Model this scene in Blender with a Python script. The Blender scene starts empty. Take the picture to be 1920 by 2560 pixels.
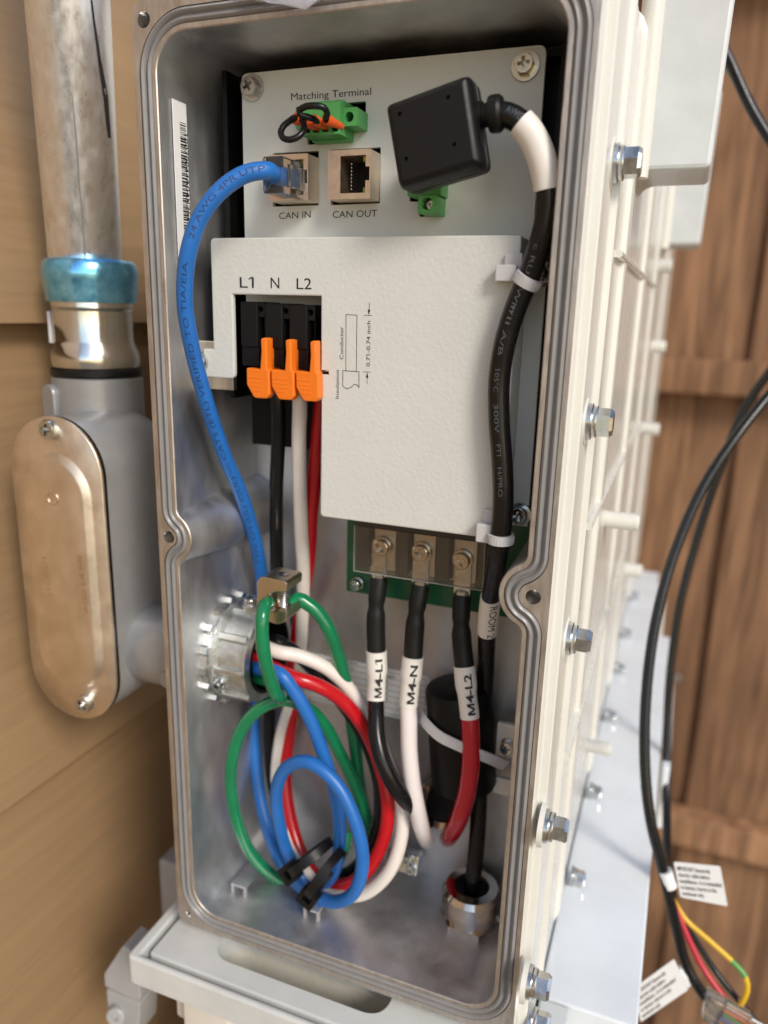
import bpy, bmesh, math, random
from mathutils import Vector, Matrix
from mathutils.geometry import tessellate_polygon
random.seed(7)
S = bpy.context.scene
COL = S.collection
PI = math.pi
V = Vector
# ------------------------------------------------------------------ camera
# scene axes: x right along the box face, y into the box, z up.  Lengths below are millimetres measured from the lens.
CAMH = 1350.0
MM = 0.001
M = ((0.93131234, -0.02526285, 0.36334435),
     (0.1156419, 0.96648288, -0.22921126),
     (-0.34537556, 0.2554851, 0.90301887))
FPX = 1900.0
cam = bpy.data.cameras.new('camera')
cam.sensor_width = 36.0
cam.lens = FPX / 2560.0 * 36.0
cam.clip_start, cam.clip_end = 0.02, 200.0
cam.dof.use_dof = True
cam.dof.focus_distance = 0.222
cam.dof.aperture_fstop = 8.5
co = bpy.data.objects.new('camera', cam)
COL.objects.link(co)
S.camera = co
rt = V((M[0][0], M[0][2], -M[0][1])); dn = V((M[1][0], M[1][2], -M[1][1])); fw = V((M[2][0], M[2][2], -M[2][1]))
mw = Matrix((rt, -dn, -fw)).transposed().to_4x4()
mw.translation = V((0, 0, CAMH * MM))
co.matrix_world = mw
S.render.resolution_x, S.render.resolution_y = 768, 1024
S.cycles.use_denoising = True
S.cycles.max_bounces = 10
S.cycles.transparent_max_bounces = 12
S.cycles.sample_clamp_indirect = 6.0
S.view_settings.view_transform = 'Standard'
S.view_settings.look = 'None'
S.view_settings.gamma = 1.0
S.view_settings.use_curve_mapping = False
S.view_settings.exposure = 0.72
# ------------------------------------------------------------------ sky and sun
SUN_DIR = V((0.80, -0.66, 0.72)).normalized()          # towards the sun
W = bpy.data.worlds.new('World'); S.world = W; W.use_nodes = True
wn = W.node_tree.nodes; wl = W.node_tree.links; wn.clear()
sky = wn.new('ShaderNodeTexSky'); sky.sky_type = 'NISHITA'; sky.sun_disc = False
sky.sun_elevation = math.asin(SUN_DIR.z)
sky.sun_rotation = math.atan2(SUN_DIR.x, SUN_DIR.y)
bg = wn.new('ShaderNodeBackground'); bg.inputs[1].default_value = 0.115
wo = wn.new('ShaderNodeOutputWorld')
wl.new(sky.outputs[0], bg.inputs[0]); wl.new(bg.outputs[0], wo.inputs[0])
sl = bpy.data.lights.new('sun', 'SUN'); sl.energy = 1.4; sl.angle = math.radians(16); sl.color = (1.0, 0.92, 0.80)
so = bpy.data.objects.new('sun', sl); COL.objects.link(so)
so.rotation_euler = (-SUN_DIR).to_track_quat('-Z', 'Y').to_euler(); so.location = (1, -1, 4)

# ------------------------------------------------------------------ measuring helpers
def tan(px, py):
    a, b = (px - 960) / FPX, (py - 1280) / FPX
    r = [M[0][i] * a + M[1][i] * b + M[2][i] for i in range(3)]
    return r[0] / r[2], -r[1] / r[2]
def A(px, py, Y):
    a, b = tan(px, py); return V((a * Y, Y, b * Y))
def D(px, py, Y):
    return A(px * 1.15733, py * 1.15733, Y)
def C(ox, oy, s):                                       # a crop's own scale
    return lambda x, y, Y: A(ox + x / s, oy + y / s, Y)
def onx(px, py, X):
    a, b = tan(px, py); Y = X / a; return V((X, Y, b * Y))
def onz(px, py, Z):
    a, b = tan(px, py); Y = Z / b; return V((a * Y, Y, Z))

# ------------------------------------------------------------------ materials
MATS = {}
def mat(name, col, rough=0.5, metal=0.0, var=0.0, vscale=60.0, bump=0.0, bscale=600.0, stretch=(1, 1, 1), rvar=0.0,
        coat=0.0, trans=0.0, ior=1.5, alpha=1.0, col2=None, detail=4.0, spec=0.5, bdist=0.0002):
    if name in MATS: return MATS[name]
    m = bpy.data.materials.new(name); m.use_nodes = True
    n = m.node_tree.nodes; l = m.node_tree.links; b = n['Principled BSDF']
    b.inputs['Base Color'].default_value = (*col, 1); b.inputs['Roughness'].default_value = rough
    b.inputs['Metallic'].default_value = metal; b.inputs['IOR'].default_value = ior
    b.inputs['Transmission Weight'].default_value = trans; b.inputs['Coat Weight'].default_value = coat
    b.inputs['Coat Roughness'].default_value = 0.12
    b.inputs['Specular IOR Level'].default_value = spec
    b.inputs['Alpha'].default_value = alpha
    tc = n.new('ShaderNodeTexCoord'); mp = n.new('ShaderNodeMapping'); mp.inputs['Scale'].default_value = stretch
    l.new(tc.outputs['Object'], mp.inputs[0])
    if var or rvar:
        nz = n.new('ShaderNodeTexNoise'); nz.inputs['Scale'].default_value = vscale; nz.inputs['Detail'].default_value = detail
        nz.inputs['Roughness'].default_value = 0.65
        l.new(mp.outputs[0], nz.inputs['Vector'])
        if var:
            mx = n.new('ShaderNodeMix'); mx.data_type = 'RGBA'
            c2 = col2 or tuple(max(0, c * (1 - var)) for c in col)
            mx.inputs[6].default_value = (*c2, 1); mx.inputs[7].default_value = (*col, 1)
            cr = n.new('ShaderNodeMapRange'); cr.inputs[1].default_value = 0.35; cr.inputs[2].default_value = 0.65
            l.new(nz.outputs[0], cr.inputs[0]); l.new(cr.outputs[0], mx.inputs[0]); l.new(mx.outputs[2], b.inputs['Base Color'])
        if rvar:
            mr = n.new('ShaderNodeMapRange'); mr.inputs[1].default_value = 0.3; mr.inputs[2].default_value = 0.7
            mr.inputs[3].default_value = max(0.03, rough - rvar); mr.inputs[4].default_value = min(1, rough + rvar)
            l.new(nz.outputs[0], mr.inputs[0]); l.new(mr.outputs[0], b.inputs['Roughness'])
    if bump:
        nb = n.new('ShaderNodeTexNoise'); nb.inputs['Scale'].default_value = bscale; nb.inputs['Detail'].default_value = 2.0
        l.new(mp.outputs[0], nb.inputs['Vector'])
        bp = n.new('ShaderNodeBump'); bp.inputs['Strength'].default_value = bump; bp.inputs['Distance'].default_value = bdist
        l.new(nb.outputs[0], bp.inputs['Height']); l.new(bp.outputs[0], b.inputs['Normal'])
    MATS[name] = m
    return m
cast = mat('cast_aluminium', (0.70, 0.70, 0.71), 0.50, 1.0, 0.24, 60, 0.45, 1300, (1, 1, 0.45), 0.11, detail=10)
machined = mat('machined_flange', (0.60, 0.55, 0.50), 0.46, 0.9, 0.22, 700, 0.25, 2500, (1, 1, 0.2), 0.1)
thread = mat('bright_thread', (0.62, 0.61, 0.59), 0.25, 1.0)
cream = mat('cream_paint', (0.72, 0.70, 0.63), 0.28, 0.0, 0.05, 40, 0.12, 420, (1, 1, 0.5), rvar=0.06, coat=0.35)
grey_paint = mat('pale_grey_paint', (0.64, 0.665, 0.66), 0.36, 0, 0.09, 70, 0.22, 700, coat=0.15)
powder = mat('textured_powder_coat', (0.65, 0.667, 0.64), 0.40, 0, 0.045, 28, 0.60, 860, rvar=0.07, bdist=0.00020, detail=6)
powder_fine = mat('smooth_powder_coat', (0.62, 0.645, 0.615), 0.34, 0, 0.06, 30, 0.30, 520, bdist=0.00016)
rubber = mat('grey_silicone', (0.24, 0.235, 0.235), 0.30, 0, 0.10, 150)
black_pl = mat('black_plastic', (0.007, 0.007, 0.0075), 0.40, bump=0.15, bscale=2500, spec=0.28, rvar=.06, vscale=120)
black_gl = mat('glossy_black_jacket', (0.006, 0.006, 0.0065), 0.24, rvar=0.08, vscale=150, bump=.12, bscale=160, spec=0.38)
shrink = mat('black_heat_shrink', (0.010, 0.010, 0.010), 0.46, bump=0.25, bscale=1300, spec=0.3)
blackvoid = mat('black_sheet', (0.005, 0.005, 0.005), 0.45, spec=0.18)
zinc = mat('zinc_plate', (0.66, 0.67, 0.66), 0.22, 1.0, 0.25, 300, rvar=0.08)
zincy = mat('yellow_zinc_plate', (0.66, 0.60, 0.46), 0.24, 1.0, 0.2, 300)
nickel = mat('nickel', (0.68, 0.61, 0.52), 0.14, 1.0, 0.15, 200)
jackm = mat('jack_shield', (0.84, 0.70, 0.56), 0.38, 1.0, 0.12, 400, rvar=0.08)
ink = mat('black_ink', (0.014, 0.014, 0.016), 0.6)
ink_pale = mat('pale_ink', (0.075, 0.085, 0.09), 0.6)
label_w = mat('white_label', (0.80, 0.80, 0.80), 0.45)
sleeve_w = mat('white_sleeve', (0.80, 0.77, 0.72), 0.42, 0, 0.04, 200)
green_pl = mat('green_connector', (0.085, 0.37, 0.10), 0.38, 0, 0.06, 200)
orange = mat('orange_lever', (0.88, 0.20, 0.012), 0.40, 0, 0.06, 300)
ferrule = mat('orange_ferrule', (0.70, 0.105, 0.02), 0.38)
pcb = mat('green_circuit_board', (0.012, 0.11, 0.045), 0.35, coat=0.2)
blue_c = mat('blue_cable', (0.018, 0.155, 0.52), 0.38, 0, 0.12, 60, 0.14, 170, rvar=.07, bdist=.0003)
blue_w = mat('blue_wire', (0.018, 0.150, 0.56), 0.36, 0, 0.05, 100, bump=.14, bscale=170, bdist=.0003)
red_w = mat('red_wire', (0.52, 0.008, 0.014), 0.20, 0, 0.04, 100, rvar=0.05, bump=.14, bscale=170, bdist=.0003)
red_d = mat('crimson_wire', (0.44, 0.006, 0.020), 0.17, coat=0.3, bump=.08, bscale=170, bdist=.0003)
white_w = mat('white_wire', (0.78, 0.72, 0.66), 0.24, 0, 0.04, 60, bump=.14, bscale=170, bdist=.0003)
white_g = mat('glossy_white_wire', (0.82, 0.76, 0.75), 0.16, coat=0.3)
green_w = mat('green_wire', (0.006, 0.205, 0.08), 0.16, 0, 0.20, 80, bump=.12, bscale=170, bdist=.0003, coat=0.3)
yellow_w = mat('yellow_wire', (0.70, 0.43, 0.02), 0.35)
copper = mat('copper_strand', (0.50, 0.16, 0.07), 0.35, 1.0, 0.3, 600)
clearp = mat('clear_plastic', (0.92, 0.90, 0.88), 0.06, trans=0.96, ior=1.36)
clear_cover = mat('clear_cover', (0.86, 0.84, 0.80), 0.06, trans=0.98, ior=1.42)
edge_highlight = mat('cover_edge_highlight', (0.75, 0.74, 0.72), 0.2, trans=0.5, ior=1.2)
nylon = mat('natural_nylon', (0.72, 0.72, 0.74), 0.30, trans=0.25, ior=1.3)
film = mat('clear_film', (0.80, 0.80, 0.86), 0.15, trans=0.7, ior=1.1, rvar=0.08, vscale=150)
emt = mat('galvanised_conduit', (0.92, 0.94, 0.98), 0.34, 1.0, 0.12, 330, 0.12, 400, (1, 1, 0.45), 0.12, detail=6)
chrome = mat('fitting_plate', (0.72, 0.71, 0.68), 0.16, 1.0, 0.1, 100, 0.25, 160, (1, 1, 1), 0.07)
blue_nut = mat('blue_plated_nut', (0.27, 0.68, 1.0), 0.18, 0.9, 0.40, 160, 0.5, 180, rvar=0.1, col2=(0.10, 0.42, 0.74), coat=.5)
body_grey = mat('grey_body_paint', (0.34, 0.345, 0.355), 0.36, 0.4, 0.10, 60, 0.22, 420, rvar=.06)
cover_al = mat('stamped_cover', (0.88, 0.76, 0.62), 0.42, 1.0, 0.14, 70, 0.2, 500, rvar=0.09)
bolt_al = mat('bracket_metal', (0.68, 0.62, 0.53), 0.34, 1.0, 0.3, 200, 0.2, 1200, (1, 1, 0.06))
siding_m = mat('tan_siding_paint', (0.35, 0.228, 0.122), 0.50, 0, 0.09, 40, 0.42, 90, (1, 0.12, 1.5), bdist=0.0022, detail=9)
ground_m = mat('dirt', (0.36, 0.28, 0.19), 0.9, 0, 0.35, 14, 0.8, 60, bdist=0.01)
led_g = mat('amber_led', (0.30, 0.30, 0.02), 0.3)

def wood_mat(nm, k):
    m = bpy.data.materials.new(nm); m.use_nodes = True
    n = m.node_tree.nodes; l = m.node_tree.links; b = n['Principled BSDF']; b.inputs['Roughness'].default_value = 0.75
    tc = n.new('ShaderNodeTexCoord'); mp = n.new('ShaderNodeMapping'); mp.inputs['Scale'].default_value = (1, 1, 0.07)
    oi = n.new('ShaderNodeObjectInfo'); ad = n.new('ShaderNodeVectorMath'); ad.operation = 'ADD'
    l.new(tc.outputs['Object'], ad.inputs[0]); l.new(oi.outputs['Random'], ad.inputs[1]); l.new(ad.outputs[0], mp.inputs[0])
    nz = n.new('ShaderNodeTexNoise'); nz.inputs['Scale'].default_value = 55; nz.inputs['Detail'].default_value = 8; nz.inputs['Distortion'].default_value = 1.2
    l.new(mp.outputs[0], nz.inputs['Vector'])
    cr = n.new('ShaderNodeValToRGB'); e = cr.color_ramp.elements
    e[0].position, e[0].color = 0.30, (0.115 * k, 0.058 * k, 0.028 * k, 1); e[1].position, e[1].color = 0.68, (0.32 * k, 0.175 * k, 0.09 * k, 1)
    l.new(nz.outputs[0], cr.inputs[0])
    n2 = n.new('ShaderNodeTexNoise'); n2.inputs['Scale'].default_value = 4.5; n2.inputs['Detail'].default_value = 3
    l.new(ad.outputs[0], n2.inputs['Vector'])
    mx = n.new('ShaderNodeMix'); mx.data_type = 'RGBA'; mx.blend_type = 'MULTIPLY'; mx.inputs[0].default_value = 0.6
    c2 = n.new('ShaderNodeValToRGB'); c2.color_ramp.elements[0].position = 0.35; c2.color_ramp.elements[0].color = (0.5, 0.46, 0.44, 1)
    c2.color_ramp.elements[1].position = 0.6
    l.new(n2.outputs[0], c2.inputs[0]); l.new(cr.outputs[0], mx.inputs[6]); l.new(c2.outputs[0], mx.inputs[7]); l.new(mx.outputs[2], b.inputs['Base Color'])
    bp = n.new('ShaderNodeBump'); bp.inputs['Strength'].default_value = 0.4; bp.inputs['Distance'].default_value = 0.001
    l.new(nz.outputs[0], bp.inputs['Height']); l.new(bp.outputs[0], b.inputs['Normal'])
    return m
wood = wood_mat('fence_wood', 1.2); wood_r = wood_mat('fence_rail_wood', 1.5)

# ------------------------------------------------------------------ mesh builder
class Frame:
    def __init__(s, o, w=(0, -1, 0), u=(1, 0, 0)):
        s.o = V(o); s.w = V(w).normalized(); u = V(u); s.u = (u - s.w * u.dot(s.w)).normalized(); s.v = s.w.cross(s.u)
    def __call__(s, a, b, c=0.0): return s.o + s.u * a + s.v * b + s.w * c
FRONT = Frame((0, 0, 0))                                 # (x, z, -y)
def circle(r, n=24, cx=0, cy=0, a0=0.0):
    return [(cx + r * math.cos(a0 + 2 * PI * i / n), cy + r * math.sin(a0 + 2 * PI * i / n)) for i in range(n)]
def cross_poly(a, t):
    return [(t, t), (t, a), (-t, a), (-t, t), (-a, t), (-a, -t), (-t, -t), (-t, -a), (t, -a), (t, -t), (a, -t), (a, t)]
def round_poly(pts, r, n=5):
    out = []; N = len(pts)
    for i in range(N):
        p0, p, p1 = V(pts[i - 1]), V(pts[i]), V(pts[(i + 1) % N])
        rr = r[i] if isinstance(r, (list, tuple)) else r
        d0, d1 = (p0 - p), (p1 - p); rr = min(rr, d0.length * 0.49, d1.length * 0.49)
        if rr < 1e-4: out.append(tuple(p)); continue
        a, b = p + d0.normalized() * rr, p + d1.normalized() * rr
        for k in range(n + 1):
            t = k / n; q = a * (1 - t) ** 2 + p * 2 * t * (1 - t) + b * t * t; out.append((q.x, q.y))
    return out
def rect(x0, z0, x1, z1): return [(x0, z0), (x1, z0), (x1, z1), (x0, z1)]
def obround(w, h, n=14):
    r = w / 2; k = h / 2 - r
    return [(r * math.cos(PI * i / n), k + r * math.sin(PI * i / n)) for i in range(n + 1)] + \
           [(r * math.cos(PI + PI * i / n), -k + r * math.sin(PI + PI * i / n)) for i in range(n + 1)]

class MB:
    def __init__(s): s.v = []; s.f = []; s.m = []
    def add(s, vs, fs, m=0):
        o = len(s.v); s.v += [V(p) for p in vs]; s.f += [tuple(i + o for i in f) for f in fs]; s.m += [m] * len(fs); return s
    def flat(s, outer, holes, fr, h, m=0, flip=False):
        loops = [[V((p[0], p[1], 0)) for p in outer]] + [[V((p[0], p[1], 0)) for p in q] for q in holes]
        tri = tessellate_polygon(loops); pts = [p for q in loops for p in q]
        fs = []
        for t in tri:
            a, b, c = (pts[i] for i in t)
            ccw = (b - a).cross(c - a).z > 0
            fs.append(tuple(t) if ccw != flip else tuple(reversed(t)))
        s.add([fr(p.x, p.y, h) for p in pts], fs, m); return s
    def prism(s, outer, fr, h0, h1, holes=(), m=0, mside=None, back=True, bevel=0.0):
        """solid between heights h0 < h1 along the frame's axis"""
        mside = m if mside is None else mside
        ar = sum(outer[i - 1][0] * outer[i][1] - outer[i][0] * outer[i - 1][1] for i in range(len(outer)))
        if ar < 0: outer = outer[::-1]
        top = outer
        if bevel:
            top = inset(outer, bevel)
            a = [fr(*p, h1 - bevel) for p in outer]; b = [fr(*p, h1) for p in top]; n = len(outer)
            md = [fr(p[0] * .3 + q[0] * .7, p[1] * .3 + q[1] * .7, h1 - bevel * .3) for p, q in zip(outer, inset(outer, bevel * .43))]
            s.add(a + md + b, [(i, (i + 1) % n, n + (i + 1) % n, n + i) for i in range(n)] + [(n + i, n + (i + 1) % n, 2 * n + (i + 1) % n, 2 * n + i) for i in range(n)], m)
        s.flat(top, holes, fr, h1, m)
        if back: s.flat(outer, holes, fr, h0, m, True)
        n = len(outer); ht = h1 - bevel
        s.add([fr(*p, h0) for p in outer] + [fr(*p, ht) for p in outer], [(i, (i + 1) % n, n + (i + 1) % n, n + i) for i in range(n)], mside)
        for q in holes:
            n = len(q)
            s.add([fr(*p, h0) for p in q] + [fr(*p, h1) for p in q], [(i, n + i, n + (i + 1) % n, (i + 1) % n) for i in range(n)], mside)
        return s
    def lathe(s, prof, fr, n=28, m=0, caps=True, squash=1.0):
        k = len(prof); vs = []
        for r, h in prof:
            for i in range(n):
                a = 2 * PI * i / n; vs.append(fr(r * math.cos(a), r * math.sin(a) * squash, h))
        fs = [(j * n + i, j * n + (i + 1) % n, (j + 1) * n + (i + 1) % n, (j + 1) * n + i) for j in range(k - 1) for i in range(n)]
        if caps:
            fs.append(tuple(reversed(range(n)))); fs.append(tuple((k - 1) * n + i for i in range(n)))
        s.add(vs, fs, m); return s
    def box(s, x0, y0, z0, x1, y1, z1, m=0, bevel=0.0):
        f = Frame((0, 0, 0)); return s.prism(round_poly(rect(x0, z0, x1, z1), bevel, 3) if bevel else rect(x0, z0, x1, z1), f, -y1, -y0, m=m, bevel=bevel * 0.7)
    def tube(s, pts, r, n=14, m=0, caps=True):
        T = frames(pts); rr = r if callable(r) else (lambda t: r); k = len(T); vs = []
        for j, (p, t, u, v) in enumerate(T):
            q = rr(j / (k - 1))
            for i in range(n):
                a = 2 * PI * i / n; vs.append(p + (u * math.cos(a) + v * math.sin(a)) * q)
        fs = [(j * n + i, j * n + (i + 1) % n, (j + 1) * n + (i + 1) % n, (j + 1) * n + i) for j in range(k - 1) for i in range(n)]
        if caps: fs.append(tuple(reversed(range(n)))); fs.append(tuple((k - 1) * n + i for i in range(n)))
        s.add(vs, fs, m); return s
def inset(poly, d):
    N = len(poly); out = []
    for i in range(N):
        p0, p, p1 = V(poly[i - 1]), V(poly[i]), V(poly[(i + 1) % N])
        e0, e1 = p - p0, p1 - p
        if e0.length < 1e-6: e0 = e1
        if e1.length < 1e-6: e1 = e0
        e0.normalize(); e1.normalize()
        n0, n1 = V((-e0.y, e0.x)), V((-e1.y, e1.x)); b = n0 + n1
        if b.length < 1e-3: b = n0.copy()
        b.normalize(); k = max(0.4, b.dot(n0)); q = p + b * (d / k); out.append((q.x, q.y))
    return out
def frames(pts):
    ts = []; N = len(pts)
    for i in range(N):
        t = pts[min(i + 1, N - 1)] - pts[max(i - 1, 0)]; ts.append(t.normalized())
    u = ts[0].cross(V((0.13, 0.9, 0.2))); u.normalize(); out = []
    for p, t in zip(pts, ts):
        u = (u - t * u.dot(t)).normalized(); out.append((p, t, u, t.cross(u)))
    return out
def curve(ps, step=1.6):
    """smooth curve through points (centripetal Catmull-Rom)"""
    P = [ps[0] * 2 - ps[1]] + list(ps) + [ps[-1] * 2 - ps[-2]]; out = []
    for i in range(1, len(P) - 2):
        a, b, c, d = P[i - 1], P[i], P[i + 1], P[i + 2]
        t0 = 0; t1 = t0 + max((b - a).length, .01) ** .5; t2 = t1 + max((c - b).length, .01) ** .5; t3 = t2 + max((d - c).length, .01) ** .5
        n = max(2, int((c - b).length / step))
        for k in range(n):
            t = t1 + (t2 - t1) * k / n
            A1 = a * ((t1 - t) / (t1 - t0)) + b * ((t - t0) / (t1 - t0)); A2 = b * ((t2 - t) / (t2 - t1)) + c * ((t - t1) / (t2 - t1)); A3 = c * ((t3 - t) / (t3 - t2)) + d * ((t - t2) / (t3 - t2))
            B1 = A1 * ((t2 - t) / (t2 - t0)) + A2 * ((t - t0) / (t2 - t0)); B2 = A2 * ((t3 - t) / (t3 - t1)) + A3 * ((t - t1) / (t3 - t1))
            out.append(B1 * ((t2 - t) / (t2 - t1)) + B2 * ((t - t1) / (t2 - t1)))
    out.append(ps[-1].copy()); return out

# ------------------------------------------------------------------ linking
def thing(name, label, cat, loc=(0, 0, 0), group=None):
    o = bpy.data.objects.new(name, None); COL.objects.link(o)
    o.empty_display_size = 0.01
    o.location = (loc[0] * MM, loc[1] * MM, (loc[2] + CAMH) * MM)
    o['label'] = label; o['category'] = cat
    if group: o['group'] = group
    return o
def wpos(o):
    p = V(o.location)
    while o.parent: o = o.parent; p = p + V(o.location)
    return p
def part(name, mb, ms, parent=None, smooth=32, label=None):
    vs = [V((p.x * MM, p.y * MM, (p.z + CAMH) * MM)) for p in mb.v]
    lo = V((min(p[i] for p in vs) for i in range(3))); hi = V((max(p[i] for p in vs) for i in range(3)))
    c = V(((lo.x + hi.x) / 2, (lo.y + hi.y) / 2, lo.z))
    me = bpy.data.meshes.new(name); me.from_pydata([tuple(p - c) for p in vs], [], mb.f)
    ms = ms if isinstance(ms, (list, tuple)) else [ms]
    for m in ms: me.materials.append(m)
    me.polygons.foreach_set('material_index', mb.m)
    me.polygons.foreach_set('use_smooth', [True] * len(me.polygons))
    me.validate(); me.update(); me.set_sharp_from_angle(angle=math.radians(smooth))
    o = bpy.data.objects.new(name, me); COL.objects.link(o)
    if parent: o.parent = parent; o.location = c - wpos(parent)
    else: o.location = c
    if label: o['label'] = label
    return o
def tag(o, label, cat, group=None):
    o['label'] = label; o['category'] = cat
    if group: o['group'] = group
    return o
# ------------------------------------------------------------------ lettering
TXT = {}
def raw_width(s):
    cu = bpy.data.curves.new('lettering', 'FONT'); cu.body = s; o = bpy.data.objects.new('lettering', cu); COL.objects.link(o)
    me = bpy.data.meshes.new_from_object(o.evaluated_get(bpy.context.evaluated_depsgraph_get())); w = max(v.co.x for v in me.vertices)
    bpy.data.objects.remove(o); bpy.data.curves.remove(cu); bpy.data.meshes.remove(me); return w
def fine(vs, fs, lim, sx, sy):
    vs = list(vs); out = []; mid = {}
    stack = [(f[0], f[i], f[i + 1]) for f in fs for i in range(1, len(f) - 1)]
    while stack:
        t = stack.pop(); L = []
        for k in range(3):
            a, b = vs[t[k]], vs[t[(k + 1) % 3]]; L.append(math.hypot((a[0] - b[0]) * sx, (a[1] - b[1]) * sy))
        k = L.index(max(L))
        if L[k] < lim: out.append(t); continue
        a, b, c = t[k], t[(k + 1) % 3], t[(k + 2) % 3]; key = (min(a, b), max(a, b))
        if key not in mid: vs.append(((vs[a][0] + vs[b][0]) / 2, (vs[a][1] + vs[b][1]) / 2)); mid[key] = len(vs) - 1
        m = mid[key]; stack += [(a, m, c), (m, b, c)]
    return vs, out
def text_mesh(s, bold=0.0):
    if (s, bold) in TXT: return TXT[(s, bold)]
    cu = bpy.data.curves.new('lettering', 'FONT'); cu.body = s[1:] if s.startswith('M4') else s; cu.resolution_u = 3; cu.offset = bold
    o = bpy.data.objects.new('lettering', cu); COL.objects.link(o)
    dg = bpy.context.evaluated_depsgraph_get(); me = bpy.data.meshes.new_from_object(o.evaluated_get(dg))
    vs = [(v.co.x, v.co.y) for v in me.vertices]; fs = [tuple(p.vertices) for p in me.polygons]
    bpy.data.objects.remove(o); bpy.data.curves.remove(cu); bpy.data.meshes.remove(me)
    if s.startswith('M4'):                                 # upright heavy M with its V down to the baseline
        vs = [(x + .80, y) for x, y in vs]
        for q in ([(0, 0), (.13, 0), (.13, .71), (0, .71)], [(.60, 0), (.73, 0), (.73, .71), (.60, .71)], [(.02, .71), (.17, .71), (.425, 0), (.305, 0)], [(.56, .71), (.71, .71), (.425, 0), (.305, 0)]):
            fs.append(tuple(range(len(vs), len(vs) + 4))); vs += q
    x0 = min(v[0] for v in vs); x1 = max(v[0] for v in vs)
    for i, ch in enumerate(s):                             # give every figure 1 its flag
        if ch == '1':
            e = raw_width(s[:i + 1]) if not s.startswith('M4') else raw_width(s[1:i + 1]) + .80 + bold; w = 0.085 + 2 * bold; vs += [(e - w, .73), (e - w - .17, .60), (e - w - .17, .52), (e - w, .63)]; fs.append(tuple(range(len(vs) - 4, len(vs))))
    x0 = min(v[0] for v in vs)
    r = ([((x - x0) / (x1 - x0), y / 0.73) for x, y in vs], fs)   # width 0..1, cap height 1
    TXT[(s, bold)] = r; return r
def put_text(mb, s, p0, p1, up, h, lift, m=0, bold=0.0):
    """from baseline start p0 to baseline end p1; up = direction of the letters' height; lift = offset vector off the surface"""
    vs, fs = text_mesh(s, bold); d = p1 - p0; up = V(up).normalized() * h; lift = V(lift)
    mb.add([p0 + d * x + up * y + lift for x, y in vs], fs, m)
def tube_text(mb, s, path, r, s0, s1, h, face, m=0, bold=0.0, flip=False):
    """print along a wire: path points, arc lengths s0..s1 (may run backwards), glyph height h wrapped round radius r"""
    F = frames(path); L = [0.0]
    for i in range(1, len(path)): L.append(L[-1] + (path[i] - path[i - 1]).length)
    def atl(a):
        a = max(0, min(L[-1] - 1e-4, a))
        for i in range(len(L) - 1):
            if L[i + 1] >= a: break
        k = (a - L[i]) / max(1e-6, L[i + 1] - L[i]); return path[i].lerp(path[i + 1], k), F[i][1].lerp(F[i + 1][1], k).normalized()
    vs, fs = text_mesh(s, bold); vs, fs = fine(vs, fs, .45, abs(s1 - s0), h); out = []; dr = 1 if s1 > s0 else -1
    for x, y in vs:
        p, t = atl(s0 + (s1 - s0) * x); f = face(p) if callable(face) else V(face)
        f = (f - t * f.dot(t)).normalized(); side = (t * dr).cross(f) * -1       # letters' up seen from face
        a = (y - 0.5) * h / r
        out.append(p + (f * math.cos(a) + side * math.sin(a)) * (r + 0.07))
    mb.add(out, fs, m)
def toward(p): return (-p).normalized()

# ================================================================== SETTING
g = MB(); R_ = 6000
g.add([V((-R_, -R_, -CAMH)), V((R_, -R_, -CAMH)), V((R_, R_, -CAMH)), V((-R_, R_, -CAMH))], [(0, 1, 2, 3)])
o = part('ground', g, ground_m); o['kind'] = 'structure'

# house wall: lap siding running into the picture on the left
WX = -241.0
hw = thing('house_wall', 'tan painted lap siding wall of the house behind the metal conduit', 'wall', (WX - 40, 600, -CAMH))
EXPO = 196.0; LAP0 = -8.0
k0 = -int((CAMH + LAP0) / EXPO) - 1
for k in range(k0, 7):
    zb = max(LAP0 + k * EXPO, -CAMH + 2); zt = LAP0 + (k + 1) * EXPO + 22
    b = MB(); ya, yb = -1200, 2600
    prof = [(WX, zb), (WX - 12, zt), (WX - 23, zt), (WX - 11, zb)]
    n = 4
    b.add([V((x, ya, z)) for x, z in prof] + [V((x, yb, z)) for x, z in prof],
          [(0, 4, 5, 1), (1, 5, 6, 2), (2, 6, 7, 3), (3, 7, 4, 0), (0, 1, 2, 3), (7, 6, 5, 4)])
    part('siding_board', b, siding_m, hw)
b = MB(); b.box(WX - 120, -1200, -CAMH + 1, WX - 25, 2600, LAP0 + 7 * EXPO + 20); part('wall_core', b, siding_m, hw)

# wooden fence across the back on the right
FY = 1220.0
fe = thing('wooden_fence', 'brown wooden board fence with horizontal rails behind the equipment', 'fence', (600, FY, -CAMH))
x = -190.0; i = 0
while x < 2400:
    w = 141; b = MB(); j = random.uniform(-2, 2) + (13 if i % 2 else 0)
    b.box(x, FY + 38 + j, -CAMH + 30, x + w, FY + 56 + j, 560, bevel=4.0); part('fence_board', b, wood, fe); x += w - 1.5; i += 1
for zc, hh in ((-82, 50), (-838, 56), (470, 50)):
    b = MB(); b.prism(round_poly(rect(-38, zc - hh / 2, 0, zc + hh / 2), 3), Frame((0, FY + 37, 0), (1, 0, 0), (0, 1, 0)), -190, 2400)
    o = part('fence_rail', b, wood_r, fe)
for px, py in ((1691, 1698),):
    b = MB(); p = A(px, py, FY + 30); b.lathe([(7, 0), (9, 3), (7, 6), (2, 7)], Frame(p + V((0, 6, 0))), 16); part('fence_screw', b, zinc, fe)

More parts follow.
